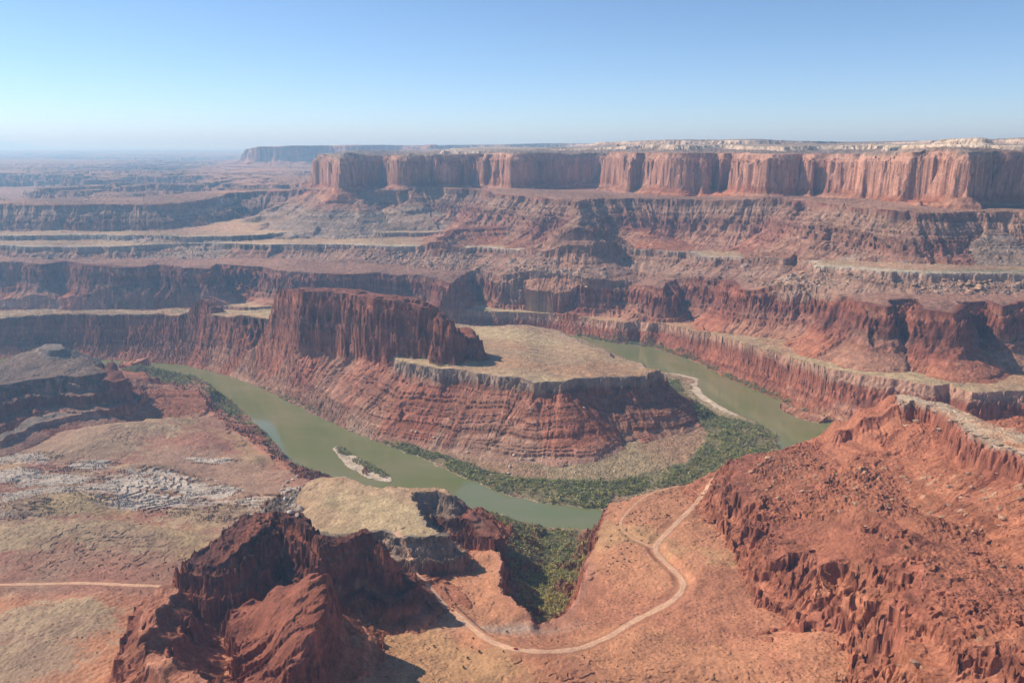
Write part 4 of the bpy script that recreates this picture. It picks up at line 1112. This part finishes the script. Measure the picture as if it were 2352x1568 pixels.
GREENS = np.array([(0.25, 0.265, 0.09), (0.30, 0.30, 0.095), (0.19, 0.215, 0.08), (0.30, 0.275, 0.14), (0.26, 0.235, 0.15), (0.34, 0.31, 0.11)])
YELLOWS = np.array([(0.42, 0.35, 0.09), (0.34, 0.32, 0.09), (0.48, 0.36, 0.12)])
def thicket(name, label, outline, spacing, size, seed, zref=3.0, yellow=None, keep=1.0, leaves=34):
    r = np.random.default_rng(seed)
    P = np.array([at(u, v, zref) for u, v in outline])
    lo, hi = P.min(0), P.max(0)
    gx, gy = np.meshgrid(np.arange(lo[0], hi[0], spacing), np.arange(lo[1], hi[1], spacing))
    xs = gx.ravel() + r.uniform(-0.6, 0.6, gx.size) * spacing; ys = gy.ravel() + r.uniform(-0.6, 0.6, gx.size) * spacing
    k = inside_poly(P, xs, ys) & (r.random(len(xs)) < keep * (0.72 + 0.40 * np.clip(S(T_FBM2, xs, ys, 260, seed), -1.5, 1) + 0.22 * np.clip(S(T_JAG, xs, ys, 300, seed), -2, 1)))
    xs, ys = xs[k], ys[k]
    zs = ground(xs, ys)
    k = (zs > 0.15) & (zs < 30)
    xs, ys, zs = xs[k], ys[k], zs[k]
    VV, FF, CC = [], [], []
    base = 0
    for x, y, z in zip(xs, ys, zs):
        s = size * np.exp(r.normal(-0.12, 0.34))
        g = GREENS[r.integers(len(GREENS))]
        if yellow is not None:
            yv = yellow(x, y)
            if r.random() < yv: g = YELLOWS[r.integers(len(YELLOWS))]
        v, f, c = leaf_mesh_arrays(leaves, s * 0.62, s * r.uniform(0.4, 0.72), s * 0.36, r, g)
        VV.append(v + np.array((x, y, z - 0.2))); FF.append(f + base); CC.append(c); base += len(v)
    if not VV: return
    put(name, new_mesh(name, np.concatenate(VV), np.concatenate(FF), M_LEAF, np.concatenate(CC)), 'stuff', label, 'thicket', 'thickets along the river')
    print(name, len(xs), "bushes")
for lab_, poly_, kw_ in THICKETS:
    thicket('riverside_thicket', lab_, poly_, **kw_)

# single junipers near the road: trunk and crown
def branch_mesh(name, mat, segs):
    V, Fq = [], []
    for (p, q, r0, r1) in segs:
        p, q = np.array(p, float), np.array(q, float)
        d = q - p; d /= np.linalg.norm(d)
        a = np.cross(d, (0.3, 1, 0.2)); a /= np.linalg.norm(a); b2 = np.cross(d, a)
        k0 = len(V)
        for (c, rr) in ((p, r0), (q, r1)):
            for j in range(6):
                an = j * math.pi / 3
                V.append(c + a * math.cos(an) * rr + b2 * math.sin(an) * rr)
        for j in range(6):
            Fq.append((k0 + j, k0 + (j + 1) % 6, k0 + 6 + (j + 1) % 6, k0 + 6 + j))
    return new_mesh(name, np.array(V, f32), np.array(Fq), mat)
JUN = [(1101, 1499, 4.6, 'round dark green juniper with its shadow, lowest of the group below the road'),
       (1086, 1467, 3.0, 'small dark juniper just left of the road above the round juniper'),
       (1084, 1488, 3.0, 'small juniper close behind the round dark juniper'),
       (1074, 1513, 4.2, 'wide grey green juniper below and left of the round dark juniper'),
       (1065, 1535, 4.0, 'olive juniper nearest the lower frame edge among the road junipers'),
       (1165, 1452, 3.4, 'lone juniper at the mouth of the pale wash above the road'),
       (997, 1486, 3.4, 'lone juniper on bare red ground beside the big shadow'),
       (1050, 1491, 3.0, 'yellowish juniper left of the cluster below the road'),
       (886, 1556, 3.6, 'lone juniper on the red rock at the bottom of the picture'),
       (1156, 1498, 2.6, 'small round juniper hugging the road just below the red car'),
       (1454, 1500, 3.2, 'juniper on the red ground below the long bend of the road'),
       (1640, 1562, 3.4, 'olive juniper on the orange ground near the lower edge, right of the middle')]
jr = np.random.default_rng(3)
jun_proto = None
for u, v, s, lab in JUN:
    x, y, z = on_ground(u, v)
    root = bpy.data.objects.new('juniper_tree', None); scene.collection.objects.link(root)
    root.location = (x, y, z); root.rotation_euler = (0, 0, jr.uniform(0, 6.28))
    root['label'] = lab; root['category'] = 'tree'; root['group'] = 'junipers near the dirt road'
    tr = branch_mesh('trunk', M_BARK, [((0, 0, -0.4), (0.1, 0.05, s * 0.35), s * 0.07, s * 0.05), ((0.1, 0.05, s * 0.33), (s * 0.25, 0.1, s * 0.62), s * 0.045, s * 0.02), ((0.1, 0.05, s * 0.3), (-s * 0.2, s * 0.12, s * 0.6), s * 0.045, s * 0.02), ((0.1, 0.05, s * 0.33), (0.0, -s * 0.2, s * 0.66), s * 0.04, s * 0.02)])
    put('trunk', tr, parent=root)
    vv, ff, cc = [], [], []; base = 0
    for k in range(7):
        a_ = jr.uniform(0, 6.28); q = jr.uniform(0.05, 0.34) * s
        v1, f1, c1 = leaf_mesh_arrays(60, s * jr.uniform(0.2, 0.3), s * jr.uniform(0.2, 0.3), s * 0.13, jr, GREENS[jr.integers(3)] * jr.uniform(0.28, 0.45))
        vv.append(v1 + np.array((math.cos(a_) * q, math.sin(a_) * q, s * jr.uniform(0.12, 0.42)))); ff.append(f1 + base); cc.append(c1); base += len(v1)
    put('crown', new_mesh('crown', np.concatenate(vv), np.concatenate(ff), M_LEAF, np.concatenate(cc)), parent=root)

# low shrubs: a few shapes, copied
sr = np.random.default_rng(5)
def shrub_mesh(k, tone):
    v, f, c = leaf_mesh_arrays(70, 0.55, 0.42, 0.30, sr, tone, 0.35)
    return new_mesh('desert_shrub', v, f, M_LEAF, c)
SH = [shrub_mesh(k, t) for k, t in enumerate([(0.085, 0.08, 0.045), (0.07, 0.075, 0.035), (0.12, 0.10, 0.055), (0.16, 0.13, 0.055)])]
def place_shrubs(n, outline, size, label, group, kinds, seed, ztest=None):
    r = np.random.default_rng(seed)
    U = [p[0] for p in outline]; Vv = [p[1] for p in outline]
    done = 0
    while done < n:
        u = r.uniform(min(U), max(U)); v = r.uniform(min(Vv), max(Vv))
        if not inside_poly(outline, np.array([u]), np.array([v]))[0]:
            continue
        x, y, z = on_ground(u, v)
        done += 1
        rd_, _ = road_field(np.array([x]), np.array([y]))
        if rd_[0] < 1.0: continue
        s = size * r.uniform(0.6, 1.45)
        o = put('desert_shrub', SH[kinds[r.integers(len(kinds))]], None, label, 'shrub', group)
        o.location = (x, y, z - 0.1 * s); o.scale = (s, s, s * r.uniform(0.75, 1.1)); o.rotation_euler = (0, 0, r.uniform(0, 6.28))
place_shrubs(115, [(1440, 1140), (1540, 1112), (1640, 1095), (1560, 1180), (1500, 1240), (1440, 1300), (1385, 1330), (1390, 1240), (1415, 1215), (1408, 1180)], 2.4,
             'one of the many low dark shrubs dotting the orange bench inside the road loop', 'shrubs on the orange bench', (0, 1), 41)
place_shrubs(60, [(0, 1090), (120, 1060), (300, 1180), (520, 1160), (640, 1180), (560, 1215), (400, 1225), (250, 1200), (100, 1180), (0, 1160)], 2.5,
             'one of the dark green shrubs scattered among the pale slickrock ledges', 'shrubs among the pale ledges', (1, 0), 42)
place_shrubs(45, [(0, 1390), (200, 1370), (330, 1380), (300, 1440), (200, 1520), (0, 1565)], 1.5,
             'one of the small olive shrubs on the orange slope at the lower left', 'shrubs on the lower left slope', (0, 2, 3), 43)
place_shrubs(60, [(1250, 1520), (1500, 1470), (1800, 1450), (1950, 1565), (1250, 1565)], 1.4,
             'one of the small shrubs on the orange ground below the road bend', 'shrubs below the road bend', (0, 2, 3), 44)
# the countless smaller ones: ground cover
def brush_cover(name, label, pts, size, seed):
    r = np.random.default_rng(seed)
    VV, FF, CC = [], [], []; base = 0
    for x, y, z in pts:
        s = size * r.uniform(0.5, 1.4)
        t = np.array([(0.10, 0.09, 0.05), (0.085, 0.085, 0.045), (0.17, 0.135, 0.06)][r.integers(3)])
        v, f, c = leaf_mesh_arrays(9, 0.5 * s, 0.35 * s, 0.5 * s, r, t, 0.3)
        VV.append(v + np.array((x, y, z))); FF.append(f + base); CC.append(c); base += len(v)
    put(name, new_mesh(name, np.concatenate(VV), np.concatenate(FF), M_LEAF, np.concatenate(CC)), 'stuff', label, 'brush')
cand = np.nonzero((WHO == BI) & (DW < -6) & (np.hypot(X, Y) < 1500) & (Y > 500))[0]
pr_ = np.clip(0.5 + 0.6 * S(T_FBM2, X[cand], Y[cand], 300, 61), 0.05, 1)
cand = cand[rng.random(len(cand)) < pr_]
sel = rng.choice(cand, 9000, replace=False)
rdv, _ = road_field(X[sel], Y[sel])
sel = sel[rdv > 1.0]
brush_cover('low_brush', 'scattered tiny desert brush on the orange and brown bench', np.stack([X[sel], Y[sel], Z[sel]], 1), 1.45, 71)

# ------------------------------------------------------------------ loose rock
def rock_material(name, a, b2, sc):
    m, nt, b = node_mat(name, 0.92, 0.12)
    tc = nt.nodes.new('ShaderNodeTexCoord'); oi = nt.nodes.new('ShaderNodeObjectInfo')
    c = ramp(nt, noise(nt, tc.outputs['Object'], sc, 5), a, b2, 0.3, 0.72)
    v = nt.nodes.new('ShaderNodeMath'); v.operation = 'MULTIPLY_ADD'; v.inputs[1].default_value = 0.5; v.inputs[2].default_value = 0.75
    nt.links.new(oi.outputs['Random'], v.inputs[0])
    hs = nt.nodes.new('ShaderNodeHueSaturation'); nt.links.new(v.outputs[0], hs.inputs['Value']); nt.links.new(c, hs.inputs['Color'])
    nt.links.new(hs.outputs[0], b.inputs['Base Color'])
    bp = nt.nodes.new('ShaderNodeBump'); bp.inputs['Strength'].default_value = 0.6; bp.inputs['Distance'].default_value = 0.2
    nt.links.new(noise(nt, tc.outputs['Object'], sc * 3, 4), bp.inputs['Height']); nt.links.new(bp.outputs[0], b.inputs['Normal'])
    return m
M_TANROCK = rock_material('tan boulder rock', (0.34, 0.19, 0.115, 1), (0.50, 0.31, 0.19, 1), 2.0)
M_PALEROCK = rock_material('pale boulder rock', (0.42, 0.32, 0.24, 1), (0.58, 0.47, 0.37, 1), 2.0)
M_REDROCK = rock_material('red boulder rock', (0.24, 0.09, 0.055, 1), (0.36, 0.135, 0.08, 1), 2.0)
M_CAP = rock_material('pale cap rock', (0.40, 0.26, 0.16, 1), (0.56, 0.42, 0.28, 1), 1.2)
import bmesh
def boulder_bm(seed, flat=0.7, cuts=9, sub=2):
    r = np.random.default_rng(seed)
    bm = bmesh.new()
    bmesh.ops.create_icosphere(bm, subdivisions=sub, radius=1.0)
    pl = []
    for k in range(cuts):
        d = r.standard_normal(3); d /= np.linalg.norm(d)
        pl.append((d, r.uniform(0.55, 0.85)))
    for vtx in bm.verts:
        p = np.array(vtx.co)
        for d, h in pl:
            e = p @ d - h
            if e > 0: p = p - d * e
        p = p * (1 + 0.05 * r.standard_normal())
        vtx.co = (p[0] * 1.15, p[1] * 0.9, p[2] * flat)
    return bm
def boulder_mesh(name, seed, mat, **k):
    bm = boulder_bm(seed, **k)
    me = bpy.data.meshes.new(name); bm.to_mesh(me); bm.free(); me.materials.append(mat)
    return me
B_TAN = [boulder_mesh('boulder', 200 + k, M_TANROCK) for k in range(5)]
B_PALE = [boulder_mesh('boulder', 220 + k, M_PALEROCK, flat=0.75) for k in range(5)]
B_RED = [boulder_mesh('boulder', 240 + k, M_REDROCK) for k in range(3)]
br = np.random.default_rng(9)
def place_boulder(x, y, z, s, meshes, label, group):
    o = put('boulder', meshes[br.integers(len(meshes))], None, label, 'boulder', group)
    o.location = (x, y, z + s * 0.22); o.scale = (s * br.uniform(0.8, 1.25), s * br.uniform(0.8, 1.2), s * br.uniform(0.75, 1.1))
    o.rotation_euler = (br.uniform(-0.35, 0.35), br.uniform(-0.35, 0.35), br.uniform(0, 6.28))
FAN = [(1197, 1056, 5.0), (1219, 1056, 5.2), (1180, 1045, 3.6), (1171, 1072, 3.4), (1168, 1087, 3.0), (1301, 1068, 3.6), (1248, 1050, 3.2), (1207, 1039, 3.0), (1074, 1039, 3.4), (1224, 973, 4.0), (946, 991, 3.6), (956, 992, 3.2), (997, 1005, 3.2),
       (1342, 937, 3.6), (1412, 1084, 3.4), (1310, 1078, 2.6), (1128, 1090, 2.8), (1052, 1057, 2.6), (1238, 1072, 2.4), (1285, 1052, 2.8), (1320, 1085, 2.6), (1360, 1070, 2.6), (1188, 1060, 2.2), (1150, 1030, 2.4)]
for u, v, s in FAN:
    x, y, z = on_ground(u, v)
    place_boulder(x, y, z, s, B_PALE, 'one of the pale boulders fallen onto the grey fans below the peninsula', 'boulders below the peninsula')
PALE = [(652, 1118), (660, 1108), (672, 1102), (684, 1096), (655, 1132), (668, 1128), (656, 1146), (672, 1146), (660, 1160), (676, 1164), (668, 1178), (684, 1184), (690, 1170), (648, 1126)]
for u, v in PALE:
    x, y, z = on_ground(u, v)
    place_boulder(x, y, z, br.uniform(3.2, 6.0), B_PALE, 'one of the big rounded pale boulders heaped beside the tan topped mesa', 'pale boulders beside the tan mesa')
SPUR = [i for i, L in enumerate(LAND) if L['name'] == 'red_spur']
cand = np.nonzero(np.isin(WHO, SPUR) & (Y > 620) & (np.hypot(X, Y) < 1350))[0]
pz = np.clip(-0.1 + 1.0 * S(T_FBM2, X[cand], Y[cand], 420, 50), 0.02, 1)
pz *= np.where((WHO[cand] == SPUR[-1]) & (DROP[cand] > 40), 2.0, 0.7)
cand = cand[rng.random(len(cand)) < np.clip(pz, 0, 1)]
sel = rng.choice(cand, 1500, replace=False)
size = 0.75 * (1 - rng.random(1500)) ** (-1 / 2.6)
order = np.argsort(-size)
sel, size = sel[order], np.minimum(size[order], 5.5)
for i, s in zip(sel[:120], size[:120]):
    place_boulder(X[i], Y[i], Z[i], float(s) * 0.85, B_TAN, 'one of the larger tan boulders strewn over the red spur below its cap', 'boulders on the red spur')
RBI = [i for i, L in enumerate(LAND) if L['name'] == 'rim_bench']
cand = np.nonzero(np.isin(WHO, RBI) & (DROP > 13) & (DROP < 62) & (np.hypot(X, Y) < 3900))[0]
pz = np.clip(0.25 + 0.7 * S(T_FBM2, X[cand], Y[cand], 500, 50), 0.0, 1)
cand = cand[rng.random(len(cand)) < pz]
sel2 = rng.choice(cand, 3600, replace=False)
size2 = np.minimum(2.4 * (1 - rng.random(3600)) ** (-1 / 2.4), 15)
order = np.argsort(-size2)
sel2, size2 = sel2[order], size2[order]
for i, s in zip(sel2[:130], size2[:130]):
    place_boulder(X[i], Y[i], Z[i], float(s) * 0.56, B_TAN, 'one of the larger tan blocks on the boulder slope under the pale rimmed bench', 'blocks under the pale rim')
def rubble(name, label, ids, sizes, mat_tone, seed):
    r = np.random.default_rng(seed)
    pro = []
    for k in range(6):
        bm = boulder_bm(300 + k, cuts=7, sub=1)
        bm.verts.ensure_lookup_table()
        pro.append((np.array([tuple(q.co) for q in bm.verts]), np.array([[q.index for q in f.verts] for f in bm.faces]))); bm.free()
    VV, FF, CC = [], [], []; base = 0
    for i, s in zip(ids, sizes):
        pv, pf = pro[r.integers(6)]
        a_ = r.uniform(0, 6.28); c_, s_ = math.cos(a_), math.sin(a_)
        q = pv * s * 0.62 * r.uniform(0.75, 1.25, 3)
        q = np.stack([q[:, 0] * c_ - q[:, 1] * s_, q[:, 0] * s_ + q[:, 1] * c_, q[:, 2]], 1) + np.array((X[i], Y[i], Z[i] + s * 0.12))
        VV.append(q); FF.append(pf + base); base += len(q)
        CC.append(np.array(mat_tone)[None, :] * r.uniform(0.7, 1.2) * np.ones((len(q), 3)))
    put(name, new_mesh(name, np.concatenate(VV), np.concatenate(FF), M_NEAR, np.concatenate(CC)), 'stuff', label, 'rubble')
rubble('boulder_rubble', 'countless smaller stones strewn over the red spur', sel[120:], size[120:], (0.40, 0.23, 0.14), 81)
rubble('boulder_rubble', 'countless smaller tan blocks on the slope under the pale rim', sel2[130:], size2[130:], (0.38, 0.265, 0.19), 82)

# cap rock blocks that overhang the crest of the spur
def slab_mesh(seed):
    r = np.random.default_rng(seed)
    bm = bmesh.new()
    bmesh.ops.create_cube(bm, size=2.0)
    bmesh.ops.subdivide_edges(bm, edges=bm.edges[:], cuts=2, use_grid_fill=True)
    for vtx in bm.verts:
        p = vtx.co
        tp = 1.0 if p.z > -0.2 else 0.72                             # undercut below
        vtx.co = (p.x * tp + r.uniform(-0.09, 0.09), p.y * tp + r.uniform(-0.09, 0.09), p.z + r.uniform(-0.07, 0.07))
    bmesh.ops.bevel(bm, geom=[e for e in bm.edges if e.calc_face_angle(0) > 0.9], offset=0.08, segments=1, affect='EDGES')
    me = bpy.data.meshes.new('cap_rock'); bm.to_mesh(me); bm.free(); me.materials.append(M_CAP)
    return me
SL = [slab_mesh(400 + k) for k in range(4)]
CAPS = [(2090, 929, 218, 5.0), (2108, 932, 218, 4.2), (2150, 937, 220, 5.0), (2163, 946, 222, 4.2), (2186, 957, 225, 4.2), (2196, 964, 225, 3.4), (2206, 973, 226, 3.6), (2217, 982, 228, 3.6), (2228, 989, 229, 3.4), (2245, 999, 230, 6.0), (2262, 1005, 231, 4.0), (2275, 1012, 232, 3.6), (2293, 1021, 233, 5.2), (2312, 1028, 234, 3.8), (2330, 1034, 235, 3.6), (2348, 1042, 236, 4.2)]
for k, (u, v, zc, s) in enumerate(CAPS):
    x, y = at(u, v, zc)
    o = put('cap_rock', SL[k % 4], None, 'largest overhanging cap rock slab on the crest of the red spur' if k == 9 else 'one of the pale topped cap rock blocks overhanging the crest of the red spur', 'rock', 'cap rock blocks on the crest')
    zg = float(ground(x, y)[0])
    o.location = (x - 0.6, y - 0.4, zg + 0.2); o.scale = (s * br.uniform(0.85, 1.2), s * br.uniform(0.7, 1.0), s * 0.42)
    o.rotation_euler = (br.uniform(-0.05, 0.05), br.uniform(-0.05, 0.05), 0.6 + br.uniform(-0.4, 0.4))

# the little tower on the skyline
px, py = at_dist(1405, 5000)
TW = 0.62
bm = bmesh.new()
tr_ = np.random.default_rng(17)
rings = [(0, 46), (8, 34), (14, 20), (18, 15), (26, 13), (34, 12), (38, 9), (42, 5)]
prev = None
for h, rad in rings:
    ring = [bm.verts.new((math.cos(a_ * math.pi / 6) * rad * tr_.uniform(0.8, 1.15), math.sin(a_ * math.pi / 6) * rad * tr_.uniform(0.8, 1.15), h + tr_.uniform(-1, 1))) for a_ in range(12)]
    if prev:
        for a_ in range(12): bm.faces.new((prev[a_], prev[(a_ + 1) % 12], ring[(a_ + 1) % 12], ring[a_]))
    prev = ring
bm.faces.new(prev)
me = bpy.data.meshes.new('rock_tower'); bm.to_mesh(me); bm.free(); me.materials.append(M_TANROCK)
me.transform(__import__('mathutils').Matrix.Scale(TW, 4))
o = put('rock_tower', me, None, 'small dark rock tower standing on the skyline above the great cliffs', 'rock tower')
o.location = (px, py, float(ground(px, py)[0]) - 6)

# ------------------------------------------------------------------ the red car on the road
def paint(name, c, rough, spec=0.5):
    m, nt, b = node_mat(name, rough, spec)
    geo = nt.nodes.new('ShaderNodeNewGeometry')
    nt.links.new(ramp(nt, noise(nt, geo.outputs['Position'], 3.0, 3), tuple(k * 0.85 for k in c) + (1,), tuple(min(1, k * 1.1) for k in c) + (1,)), b.inputs['Base Color'])
    return m
M_RED = paint('red car paint', (0.42, 0.022, 0.02), 0.3); M_GLASS = paint('dark car glass', (0.02, 0.022, 0.026), 0.08)
M_TYRE = paint('black rubber', (0.02, 0.02, 0.02), 0.8); M_STEEL = paint('grey rim', (0.45, 0.45, 0.46), 0.35); M_LAMP = paint('clear lamp', (0.75, 0.74, 0.70), 0.15); M_DARK = paint('dark trim', (0.03, 0.03, 0.03), 0.5)
car = bpy.data.objects.new('parked_car', None); scene.collection.objects.link(car)
car['label'] = 'small red car driving along the dirt road at the foot of its long bend'; car['category'] = 'car'
car.name = 'red_car'
P = ROADS[1]
cx, cy, _ = on_ground(1183, 1491)
k = int(np.argmin((P[:, 0] - cx) ** 2 + (P[:, 1] - cy) ** 2))
d_ = P[k + 1] - P[k - 1]
car.location = (P[k, 0], P[k, 1], float(ground(P[k, 0], P[k, 1])[0]) + 0.27)
car.rotation_euler = (0, 0, math.atan2(d_[1], d_[0]) + math.pi)
def profile_mesh(name, prof, half_w, mat, inset=0.12, z_in=0.9):
    """side profile swept across the width, leaning inwards above z_in"""
    bm = bmesh.new()
    sides = []
    for s in (-1, 1):
        sides.append([bm.verts.new((x, s * (half_w - max(0, z - z_in) * inset / 0.5), z)) for x, z in prof])
    n = len(prof)
    for i in range(n):
        j = (i + 1) % n
        bm.faces.new((sides[0][i], sides[0][j], sides[1][j], sides[1][i]))
    bm.faces.new(sides[0][::-1]); bm.faces.new(sides[1])
    bmesh.ops.recalc_face_normals(bm, faces=bm.faces[:])
    bmesh.ops.bevel(bm, geom=[e for e in bm.edges if e.calc_face_angle(0) > 0.5], offset=0.05, segments=2, affect='EDGES')
    me = bpy.data.meshes.new(name); bm.to_mesh(me); bm.free(); me.materials.append(mat)
    return me
put('body', profile_mesh('body', [(-2.25, 0.35), (2.25, 0.35), (2.32, 0.6), (2.25, 0.85), (1.1, 1.02), (0.35, 1.62), (-1.9, 1.66), (-2.22, 1.05)], 0.92, M_RED, 0.14, 0.95), parent=car)
put('windscreen', profile_mesh('windscreen', [(1.12, 1.03), (1.16, 1.07), (0.46, 1.58), (0.42, 1.54)], 0.74, M_GLASS, 0.0), parent=car)
put('rear_window', profile_mesh('rear_window', [(-2.22, 1.12), (-2.25, 1.16), (-2.0, 1.56), (-1.97, 1.52)], 0.70, M_GLASS, 0.0), parent=car)
for sgn in (-1, 1):
    me = bpy.data.meshes.new('side_window')
    q = [(0.85, 1.08), (0.3, 1.54), (-1.8, 1.56), (-2.0, 1.1)]
    me.from_pydata([(x, sgn * (0.935 - max(0, z - 0.95) * 0.28), z) for x, z in q] + [(x, sgn * (0.90 - max(0, z - 0.95) * 0.28), z) for x, z in q], [],
                   [(0, 1, 2, 3), (7, 6, 5, 4), (0, 4, 5, 1), (1, 5, 6, 2), (2, 6, 7, 3), (3, 7, 4, 0)])
    me.materials.append(M_GLASS); put('side_window', me, parent=car)
    for wx in (-1.35, 1.4):
        bm = bmesh.new(); bmesh.ops.create_cone(bm, cap_ends=True, segments=24, radius1=0.34, radius2=0.34, depth=0.24)
        bmesh.ops.bevel(bm, geom=[e for e in bm.edges if e.calc_face_angle(0) > 0.9], offset=0.04, segments=2, affect='EDGES')
        me = bpy.data.meshes.new('wheel'); bm.to_mesh(me); bm.free(); me.materials.append(M_TYRE)
        wo = put('wheel', me, parent=car); wo.location = (wx, sgn * 0.86, 0.34); wo.rotation_euler = (math.pi / 2, 0, 0)
        bm = bmesh.new(); bmesh.ops.create_cone(bm, cap_ends=True, segments=20, radius1=0.21, radius2=0.19, depth=0.05)
        me = bpy.data.meshes.new('rim'); bm.to_mesh(me); bm.free(); me.materials.append(M_STEEL)
        ro = put('rim', me, parent=wo); ro.location = (0, 0, -sgn * 0.13)
    for nm, xx, mt in (('headlight', 2.26, M_LAMP), ('tail_light', -2.24, M_RED)):
        bm = bmesh.new(); bmesh.ops.create_cube(bm, size=1.0)
        for q in bm.verts: q.co = (q.co.x * 0.1, q.co.y * 0.32, q.co.z * 0.14)
        bmesh.ops.bevel(bm, geom=bm.edges[:], offset=0.02, segments=2, affect='EDGES')
        me = bpy.data.meshes.new(nm); bm.to_mesh(me); bm.free(); me.materials.append(mt)
        lo_ = put(nm, me, parent=car); lo_.location = (xx, sgn * 0.66, 0.78)
put('bumper', profile_mesh('bumper', [(2.22, 0.36), (2.42, 0.38), (2.42, 0.56), (2.25, 0.58)], 0.86, M_DARK, 0.0), parent=car)
print("things", round(time.time() - T0, 1))
#@@THINGS_END@@

# ------------------------------------------------------------------ haze: the air of the place
m = bpy.data.materials.new('blue air')
m.use_nodes = True
m.node_tree.nodes.clear()
o = m.node_tree.nodes.new('ShaderNodeOutputMaterial')
v = m.node_tree.nodes.new('ShaderNodeVolumePrincipled')
v.inputs['Color'].default_value = (0.34, 0.66, 1.0, 1)
v.inputs['Anisotropy'].default_value = 0.28
v.inputs['Absorption Color'].default_value = (0.6, 0.6, 0.6, 1)
v.inputs['Density'].default_value = 7.4e-5
m.node_tree.links.new(v.outputs[0], o.inputs['Volume'])
hx, hy0, hy1, hz0, hz1 = 72000.0, -2000.0, 98000.0, float(Z.min()) - 1.0, max(float(Z.max()), CAM_Z) + 6.0
hv = np.array([(sx * hx, y_, z_) for z_ in (hz0, hz1) for y_ in (hy0, hy1) for sx in (-1, 1)], f32)
hf = np.array([[0, 2, 3, 1], [4, 5, 7, 6], [0, 1, 5, 4], [2, 6, 7, 3], [0, 4, 6, 2], [1, 3, 7, 5]])
put('haze', new_mesh('haze', hv, hf, m), 'stuff')
print("done", round(time.time() - T0, 1))
